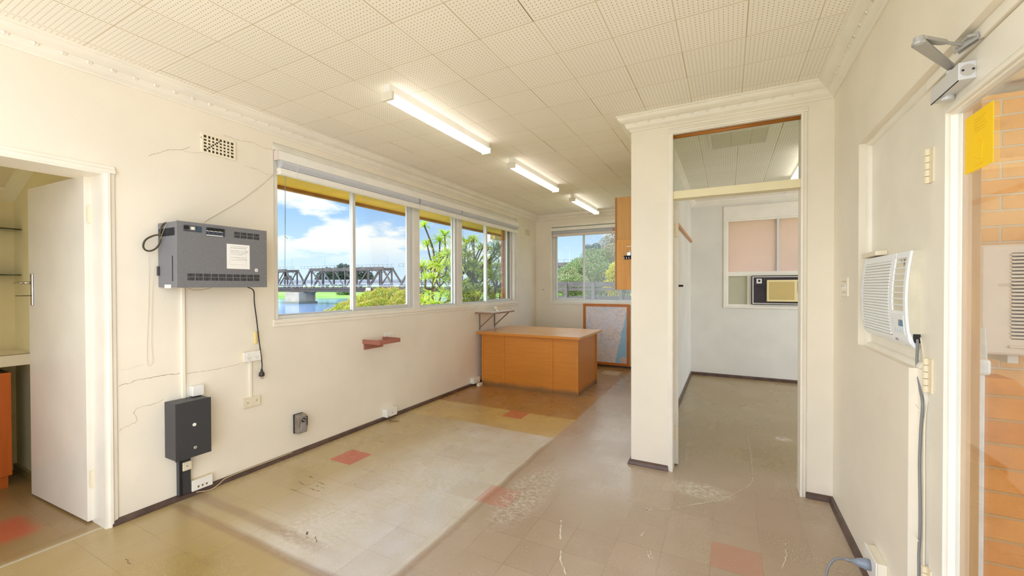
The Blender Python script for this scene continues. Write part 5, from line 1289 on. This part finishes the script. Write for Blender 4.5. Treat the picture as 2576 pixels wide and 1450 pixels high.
# near shrub, yellow-green with pinkish tips
sh = thing('shrub', 'leafy yellow-green shrub with pinkish tips in front of the river', 'shrub', (-6.7, 6.5, -1.4))
rng = random.Random(21); m = MB(); tips = MB()
CL = [(-7.7,6.15,.72),(-7.47,6.27,.86),(-6.87,6.02,.85),(-7.2,6.41,1.0),(-7.2,6.75,1.1),(-6.69,6.22,.9),(-6.96,6.88,1.18),(-6.62,6.48,.98),(-6.65,6.92,1.18),(-6.21,6.58,.98),(-6.27,6.89,1.14),(-6.32,6.41,.78),(-5.88,6.64,.9),(-6.76,6.07,.7),(-7.26,6.04,.62),(-5.9,6.86,1.05),(-6.6,6.5,.5),(-7.2,6.3,.4),(-6.2,6.6,.4),(-6.9,6.6,.1)]
for c in CL:
    leaf_cloud(m, rng, c, (.24,.24,.2), 1500, .026); leaf_cloud(tips, rng, (c[0]+.03, c[1]-.03, c[2] + .05), (.23,.23,.18), 380, .024)
m.build('foliage', leafmat('shrub_leaf', ((170,184,44),(140,160,40),(198,190,70)), .4), sh); tips.build('pink_tips', leafmat('shrub_tip', ((206,168,90),(198,184,70),(206,150,96)), .4), sh)
m = MB()
for c in CL[::2]: m.tube(smooth_path([(-6.7 + rng.uniform(-.2,.2), 6.5 + rng.uniform(-.2,.2), -1.4), (c[0]*.5 - 3.35, c[1]*.5 + 3.25, -.2), c], 4), .02, 5)
m.build('stems', bark, sh)
# spiky dragon trees
def rosette(mb, rng, p, axis, n=30, L=.30, w=.0095):
    p = Vector(p); ax = Vector(axis).normalized()
    a = ax.cross(Vector((.3,.8,.1))).normalized(); b_ = ax.cross(a)
    for k in range(n):
        th = k*2.399 + rng.uniform(-.2,.2); lift = rng.uniform(-.25, 1.) if k > 8 else rng.uniform(.5, 1.3)
        out = (a*math.cos(th) + b_*math.sin(th)); d_ = (out + ax*lift).normalized(); l = L*rng.uniform(.7, 1.15)
        s = d_.cross(ax); s = s.normalized() if s.length > .01 else a
        q0 = p + out*.008; q1 = p + d_*l*.4; q2 = q1 + (d_*.72 + Vector((0,0,-.28*rng.uniform(.2,1.3))))*l*.35; q3 = q2 + (d_*.5 + Vector((0,0,-.55*rng.uniform(.2,1.2))))*l*.3
        f_ = s.cross(d_)*w*.25
        mb.add([q0 - s*w*.7, q0 + s*w*.7, q1 + s*w + f_, q1 - s*w + f_, q2 + s*w*.75, q2 - s*w*.75, q3], [(0,1,2,3), (3,2,4,5), (5,4,6)])
ROS_A = [(-4.57,5.49,2.43),(-4.59,5.59,2.1),(-4.43,5.73,2.18),(-4.44,5.88,2.3),(-4.38,5.7,1.9),(-4.64,5.75,1.72),(-4.02,5.16,1.73),(-4.14,5.54,1.74),(-4.8,5.68,1.74),(-4.28,5.65,1.48),(-4.65,5.71,1.27),(-4.02,5.24,1.29),(-4.31,5.45,1.54),(-4.0,5.39,1.92),(-4.5,5.43,1.54),(-4.16,5.63,1.17),(-4.05,5.12,1.13),(-4.32,5.19,1.15),(-4.25,5.4,1.0),(-4.5,5.6,1.05)]
_r = random.Random(77)
ROS_C = [(_r.uniform(-4.75,-3.95), _r.uniform(5.9,7.4), _r.uniform(.8,1.75)) for _ in range(34)]
ROS_B = [(-4.11,6.06,2.16),(-4.48,6.8,2.27),(-4.36,6.68,2.3),(-4.1,5.89,2.03),(-4.27,6.74,2.1),(-3.98,5.92,1.9),(-3.89,6.67,1.98),(-3.86,6.64,2.08),(-3.84,6.74,2.12),(-4.16,6.9,2.12),(-4.07,5.97,1.43),(-4.09,5.97,1.27),(-4.21,7.03,1.35),(-4.01,6.98,1.79),(-3.86,6.6,1.56),(-4.36,6.93,1.67),(-4.18,6.4,1.82),(-4.07,6.66,1.89),(-4.13,5.94,1.79),(-4.51,6.82,1.64),(-3.99,6.72,1.71),(-3.99,7.13,2.04),(-3.97,7.02,1.29),(-3.92,6.18,1.37),(-4.31,6.07,1.62),(-4.01,5.94,1.1),(-3.86,6.52,1.16),(-3.98,6.4,2.1),(-4.3,6.0,2.18),(-3.86,6.95,1.55),(-3.86,5.98,1.24),(-4.4,6.5,1.3),(-4.2,6.6,1.1),(-4.5,6.4,1.9),(-4.1,6.3,1.0),(-4.6,6.9,1.4),(-4.7,6.7,2.0),(-4.4,7.2,1.8)]
dl_a = leafmat('dragon_leaf_bright', ((176,206,40),(200,220,76),(150,186,30)), .5, 18.); dl_b = leafmat('dragon_leaf_olive', ((160,184,44),(190,200,80),(130,156,44)), .5, 18.)
def dragon(label, ros, base, forks, lm, seed):
    t = thing('dragon_tree', label, 'dragon tree', base, None); rng = random.Random(seed); f = MB(); s = MB(); base = Vector(base)
    fk = []
    for q in forks:
        q = Vector(q); midp = base*.45 + q*.55 + Vector((rng.uniform(-.08,.08), rng.uniform(-.08,.08), 0)); pts = smooth_path([base + Vector((rng.uniform(-.06,.06), rng.uniform(-.06,.06), 0)), midp, q], 6)
        s.tube(pts, .03, 7, True, [.045 - .025*i/(len(pts)-1) for i in range(len(pts))]); fk.append((q, pts))
    for p in ros:
        p = Vector(p); best = min(((x - p).length + (1.2 if x.z > p.z - .08 else 0), x) for q, pts in fk for x in pts)[1] if False else min((x for q, pts in fk for x in pts), key=lambda x: (x - p).length + (1.2 if x.z > p.z - .08 else 0))
        kink = best*.45 + p*.55 + Vector((rng.uniform(-.08,.08), rng.uniform(-.08,.08), -.08)); pts = smooth_path([best, kink, p], 5)
        s.tube(pts, .015, 6, True, [.020 - .007*i/(len(pts)-1) for i in range(len(pts))]); rosette(f, rng, p, (pts[-1] - pts[-3]) + Vector((0,0,.05)), 46, .27)
    s.build('stems', bark, t, smooth=True); f.build('leaf_rosettes', lm, t)
    return t
dragon('loose spiky dragon tree with bright rosettes outside the middle pane of the long window', ROS_A, (-4.35,5.5,-1.4), [(-4.4,5.55,.7),(-4.55,5.65,1.2),(-4.15,5.3,.8),(-4.45,5.6,1.7)], dl_a, 4)
dragon('dense spiky dragon tree filling the right panes of the long window', ROS_B + ROS_C, (-4.2,6.5,-1.4), [(-4.1,6.1,.8),(-4.35,6.8,.9),(-3.95,6.6,.9),(-4.2,6.4,1.5),(-4.4,6.75,1.7),(-4.0,6.9,1.4)], dl_b, 9)
# trees behind the bridges
def tree(name, label, blobs, n, size, lm, trunk, group=None, cat='tree', tr=.2):
    x = [b_[0][0] for b_ in blobs]; y = [b_[0][1] for b_ in blobs]
    t = thing(name, label, cat, (sum(x)/len(x), sum(y)/len(y), trunk), group); rng = random.Random(len(label)*13 + len(blobs)); m = MB(); s = MB()
    base = Vector((sum(x)/len(x), sum(y)/len(y), trunk))
    for c, rad in blobs:
        leaf_cloud(m, rng, c, rad, n, size)
        s.tube(smooth_path([base, (base*.4 + Vector(c)*.6) + Vector((rng.uniform(-.1,.1)*size, rng.uniform(-.1,.1)*size, 0)), c], 4), tr*.6, 6, True, [tr*(1 - .75*k/8) for k in range(9)])
    m.build('crown', lm, t); s.build('trunk', bark2, t)
    return t
dk_ = leafmat('distant_dark_leaf', ((64,84,70),(52,72,64),(82,98,78)), .2, .4)
def dpt(s, off, z): q = Vector((-262, 203)) + rd*s + rq*off; return (q.x, q.y, z)
for s, h_, lb in ((-26, 9, 'low round tree at the far left behind the bridges'), (2, 15, 'tall dark tree behind the bridges, left of the middle'), (14, 17.5, 'broadest dark tree rising above the truss bridge'), (27, 15, 'dark tree at the right end of the distant clump'), (62, 6, 'small tree behind the bridges near the right sash')):
    tree('distant_tree', lb, [(dpt(s + dx, dy, h_*.62 + dz), (5.5*h_/16, 5.5*h_/16, 4.6*h_/16)) for dx, dy, dz in ((-4*h_/16,0,-1.5),(4*h_/16,1,-1.2),(0,0,h_*.14),(1,3,-3*h_/16),(-2,-2,-4*h_/16))], 500, 1.1*h_/15, dk_, 0., 'trees behind the bridges', tr=.5)
gb = leafmat('bank_bush_leaf', ((104,136,70),(84,116,60),(150,168,90)), .2, .5)
for k, (s, off) in enumerate(((20,0),(60,-4),(100,3),(112,-2),(134,2),(148,-6),(165,0))):
    q = bp0 + bdir*(150 + s) + bn*(14 + off)
    tree('bank_bush', ['round bush on the far bank at the left','low bush on the far bank under the truss bridge','bush on the far bank behind the bridge pier','second bush on the far bank behind the bridge pier','bush on the green bank below the white bridge sign','dark bush on the green bank right of the bridge sign','last bush on the far bank before the near shrub'][k], [((q.x, q.y, -1.5), (3.5,3.5,1.8)), ((q.x + 3, q.y + 2, -1.8), (3,3,1.4))], 260, .8, gb, -4., 'bushes on the far bank', 'bush', .15)

# ================================================================ OUTSIDE THE BACK WINDOW
sg = leafmat('grey_green_shrub_leaf', ((132,146,92),(108,126,78),(160,158,112)), .3, 6.)
SHR = [(-8.68,22.53,1.87),(-8.02,21.75,2.0),(-7.96,22.91,2.3),(-7.96,24.03,2.6),(-7.76,20.75,1.5),(-7.2,21.04,1.5),(-7.23,23.28,2.1),(-7.1,24.47,2.61),(-7.61,25.34,3.1),(-7.05,25.63,3.1),(-6.41,23.7,2.1),(-6.61,25.86,2.85),(-6.27,26.04,3.3),(-5.58,24.13,2.0),(-5.39,25.36,2.5),(-5.6,26.39,3.7)]
tree('shrub', 'low sprawling grey-green shrub at the left of the back window view', [(c, (.75,.75,.55)) for c in SHR[:6]] + [((-8.2,21.8,.9),(1.2,1.,.8)), ((-7.3,21.2,.6),(1.2,1.,.7))], 2200, .06, sg, -1.4, None, 'shrub', .08)
tree('shrub', 'taller grey-green shrub behind the fence in the middle of the back window', [(c, (.85,.85,.7)) for c in SHR[6:11]] + [((-7.,24.,1.2),(1.3,1.2,1.)), ((-6.5,23.6,.8),(1.4,1.2,.9))], 2200, .06, sg, -1.4, None, 'shrub', .08)
tree('shrub', 'brownish shrub beside the plywood cupboard in the back window view', [(c, (.95,.95,.9)) for c in SHR[11:]] + [((-6.,25.,1.5),(1.4,1.2,1.1)), ((-5.2,24.6,1.),(1.4,1.2,1.))], 2200, .06, leafmat('dry_shrub_leaf', ((150,138,104),(128,124,84),(170,150,120)), .3, 6.), -1.4, None, 'shrub', .08)
CAS = [(-8.44,27.18,3.9),(-8.32,27.23,3.5),(-7.96,27.42,4.0),(-8.08,27.35,3.3),(-8.56,27.1,3.0)]
tree('she_oak', 'wispy blue-grey she-oak showing against the sky in the back window', [(c, (.32,.32,.36)) for c in CAS], 700, .07, leafmat('she_oak_leaf', ((104,120,112),(84,102,96),(120,130,120)), .3, 6.), -1.4, None, 'tree', .07)
CAS2 = [(-7.62,28.73,4.4),(-7.25,28.92,4.7),(-7.0,29.05,4.2),(-7.5,28.78,3.6),(-7.6,28.6,3.8),(-6.75,29.18,4.5),(-6.38,29.37,4.8),(-6.9,29.,5.3)]
tree('gum_tree', 'tall sparse brownish tree with a dark trunk in the back window', [(c, (.55,.55,.5)) for c in CAS2], 600, .07, leafmat('gum_leaf', ((150,132,100),(120,118,90),(138,120,92)), .3, 6.), -1.4, None, 'tree', .13)
tree('shrub', 'small bright yellow-green shrub next to the cupboard in the back window', [(c, (.3,.3,.32)) for c in ((-5.28,20.91,2.0),(-5.12,20.98,2.3),(-5.24,20.92,1.6),(-5.42,20.83,1.4),(-5.1,21.,1.5),(-5.,21.,1.9),(-5.2,20.9,1.0))], 900, .05, leafmat('yellow_shrub_leaf', ((206,190,40),(170,176,50),(220,196,60)), .4, 8.), -1.4, None, 'shrub', .05)
fn = thing('timber_fence', 'grey weathered timber fence below the shrubs in the back window view', 'fence', (-5, 14.6, -1.4))
fg = M('grey_fence_timber', (98,92,96), .85, var=.2, vscale=4, stretch=(1,1,6))
fa, fb_ = Vector((-7.4, 13.1)), Vector((.2, 16.9)); fd = (fb_ - fa).normalized()
def fp(s, z): q = fa + fd*s; return (q.x, q.y, z)
fl_ = (fb_ - fa).length
for k, (z, h_) in enumerate(((1.46,.19),(1.28,.10),(.95,.16))): MB().bar(fp(0, z), fp(fl_, z), .05, h_).build('rail', fg, fn)
for k in range(9): MB().bar(fp(.4 + k*1.0, -1.4), fp(.4 + k*1.0, 1.52), .12, .12, up=(1,0,0)).build('post', fg, fn)
m = MB()
for k in range(0, 60): 
    s = 3.1 + k*.09
    if s < fl_: m.bar(fp(s, -1.2), fp(s, 1.2), .02, .085, up=tuple(Vector((-fd.y, fd.x, 0))))
m.build('palings', fg, fn)

# ================================================================ LIGHT, WORLD, CAMERA
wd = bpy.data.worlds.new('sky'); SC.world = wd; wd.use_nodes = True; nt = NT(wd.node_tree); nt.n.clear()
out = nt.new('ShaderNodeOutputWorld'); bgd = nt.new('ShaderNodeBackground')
dv = nt.new('ShaderNodeTexCoord').outputs['Generated']; x, y, z = nt.xyz(dv)
el = nt.m('MAXIMUM', z, 0.)
blue = nt.mix(nt.sm(el, .0, .32), lin((206,232,255)), lin((104,168,244)))
cv = nt.comb(nt.m('DIVIDE', x, nt.m('ADD', el, .22)), nt.m('DIVIDE', y, nt.m('ADD', el, .22)), nt.m('MULTIPLY', el, 2.))
cv = nt.comb(nt.m('ADD', nt.m('DIVIDE', x, nt.m('ADD', el, .22)), CLX), nt.m('ADD', nt.m('DIVIDE', y, nt.m('ADD', el, .22)), CLY), nt.m('MULTIPLY', el, 2.))
n1 = nt.noise(cv, 1.55, 7, .56); n2 = nt.noise(cv, .45, 3, .5)
cl = nt.sm(nt.m('ADD', n1, nt.m('MULTIPLY', nt.m('SUBTRACT', n2, .5), .55)), .475, .565)
cl = nt.m('MULTIPLY', cl, nt.sm(el, .03, .11))
sky = nt.mix(nt.m('MULTIPLY', cl, .95), blue, lin((255,255,254)))
sky = nt.mix(nt.sm(el, .0, .10, .35, 0.), sky, lin((232,244,255)))
gnd = nt.mix(nt.sm(z, -.02, 0.), lin((170,164,140)), sky)
# glow added to the sky behind the camera, mostly sideways, to fill the room
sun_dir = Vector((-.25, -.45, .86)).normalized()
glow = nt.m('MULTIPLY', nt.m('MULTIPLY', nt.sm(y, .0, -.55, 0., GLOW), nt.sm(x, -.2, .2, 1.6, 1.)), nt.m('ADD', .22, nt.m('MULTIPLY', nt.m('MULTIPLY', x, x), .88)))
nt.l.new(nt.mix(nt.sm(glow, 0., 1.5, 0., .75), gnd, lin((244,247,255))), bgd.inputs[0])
high = nt.m('MULTIPLY', nt.sm(el, .24, .55, 0., 2.2), nt.sm(y, -.5, 0.))      # boost added to the higher sky for more light indoors
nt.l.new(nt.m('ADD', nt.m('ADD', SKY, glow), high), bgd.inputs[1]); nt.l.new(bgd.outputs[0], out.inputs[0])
sn = bpy.data.lights.new('sun', 'SUN'); sn.energy = SUN; sn.angle = .01; sn.color = (1., .93, .82)
so = bpy.data.objects.new('sun', sn); COL.objects.link(so); so.rotation_euler = (-sun_dir).to_track_quat('-Z', 'Y').to_euler(); so.location = (8, -8, 10)

cam = bpy.data.cameras.new('camera'); co = bpy.data.objects.new('camera', cam); COL.objects.link(co); SC.camera = co
F, CX, CY, YAW, PIT, ROL = 1034., 1298., 730., .4755, -.0092, -.0024
cam.sensor_fit = 'HORIZONTAL'; cam.sensor_width = 36.; cam.lens = F/2576*36.
cam.shift_x = -(CX - 1288)/2576; cam.shift_y = (CY - 725)/2576
cam.clip_start = .02; cam.clip_end = 2000
cy, sy, cp_, sp_, cr, sr = math.cos(YAW), math.sin(YAW), math.cos(PIT), math.sin(PIT), math.cos(ROL), math.sin(ROL)
r_ = Vector((cy, sy, 0)); f_ = Vector((-sy, cy, 0)); u_ = Vector((0,0,1))
fw_ = f_*cp_ + u_*sp_; u2 = -f_*sp_ + u_*cp_; rt = r_*cr + u2*sr; up = -r_*sr + u2*cr
co.matrix_world = Matrix(((rt.x, up.x, -fw_.x, 0), (rt.y, up.y, -fw_.y, 0), (rt.z, up.z, -fw_.z, 1.40), (0,0,0,1)))

vs_ = SC.view_settings; vs_.view_transform = 'Standard'; vs_.look = 'None'; vs_.gamma = 1.; vs_.exposure = EXPO; vs_.use_curve_mapping = False
cyc = SC.cycles; cyc.max_bounces = 12; cyc.diffuse_bounces = 7; cyc.glossy_bounces = 4; cyc.transmission_bounces = 6; cyc.transparent_max_bounces = 16
cyc.use_denoising = True; cyc.caustics_reflective = False; cyc.caustics_refractive = False; cyc.sample_clamp_indirect = 8.
for o in bpy.data.objects:
    if '_w' in o: del o['_w']
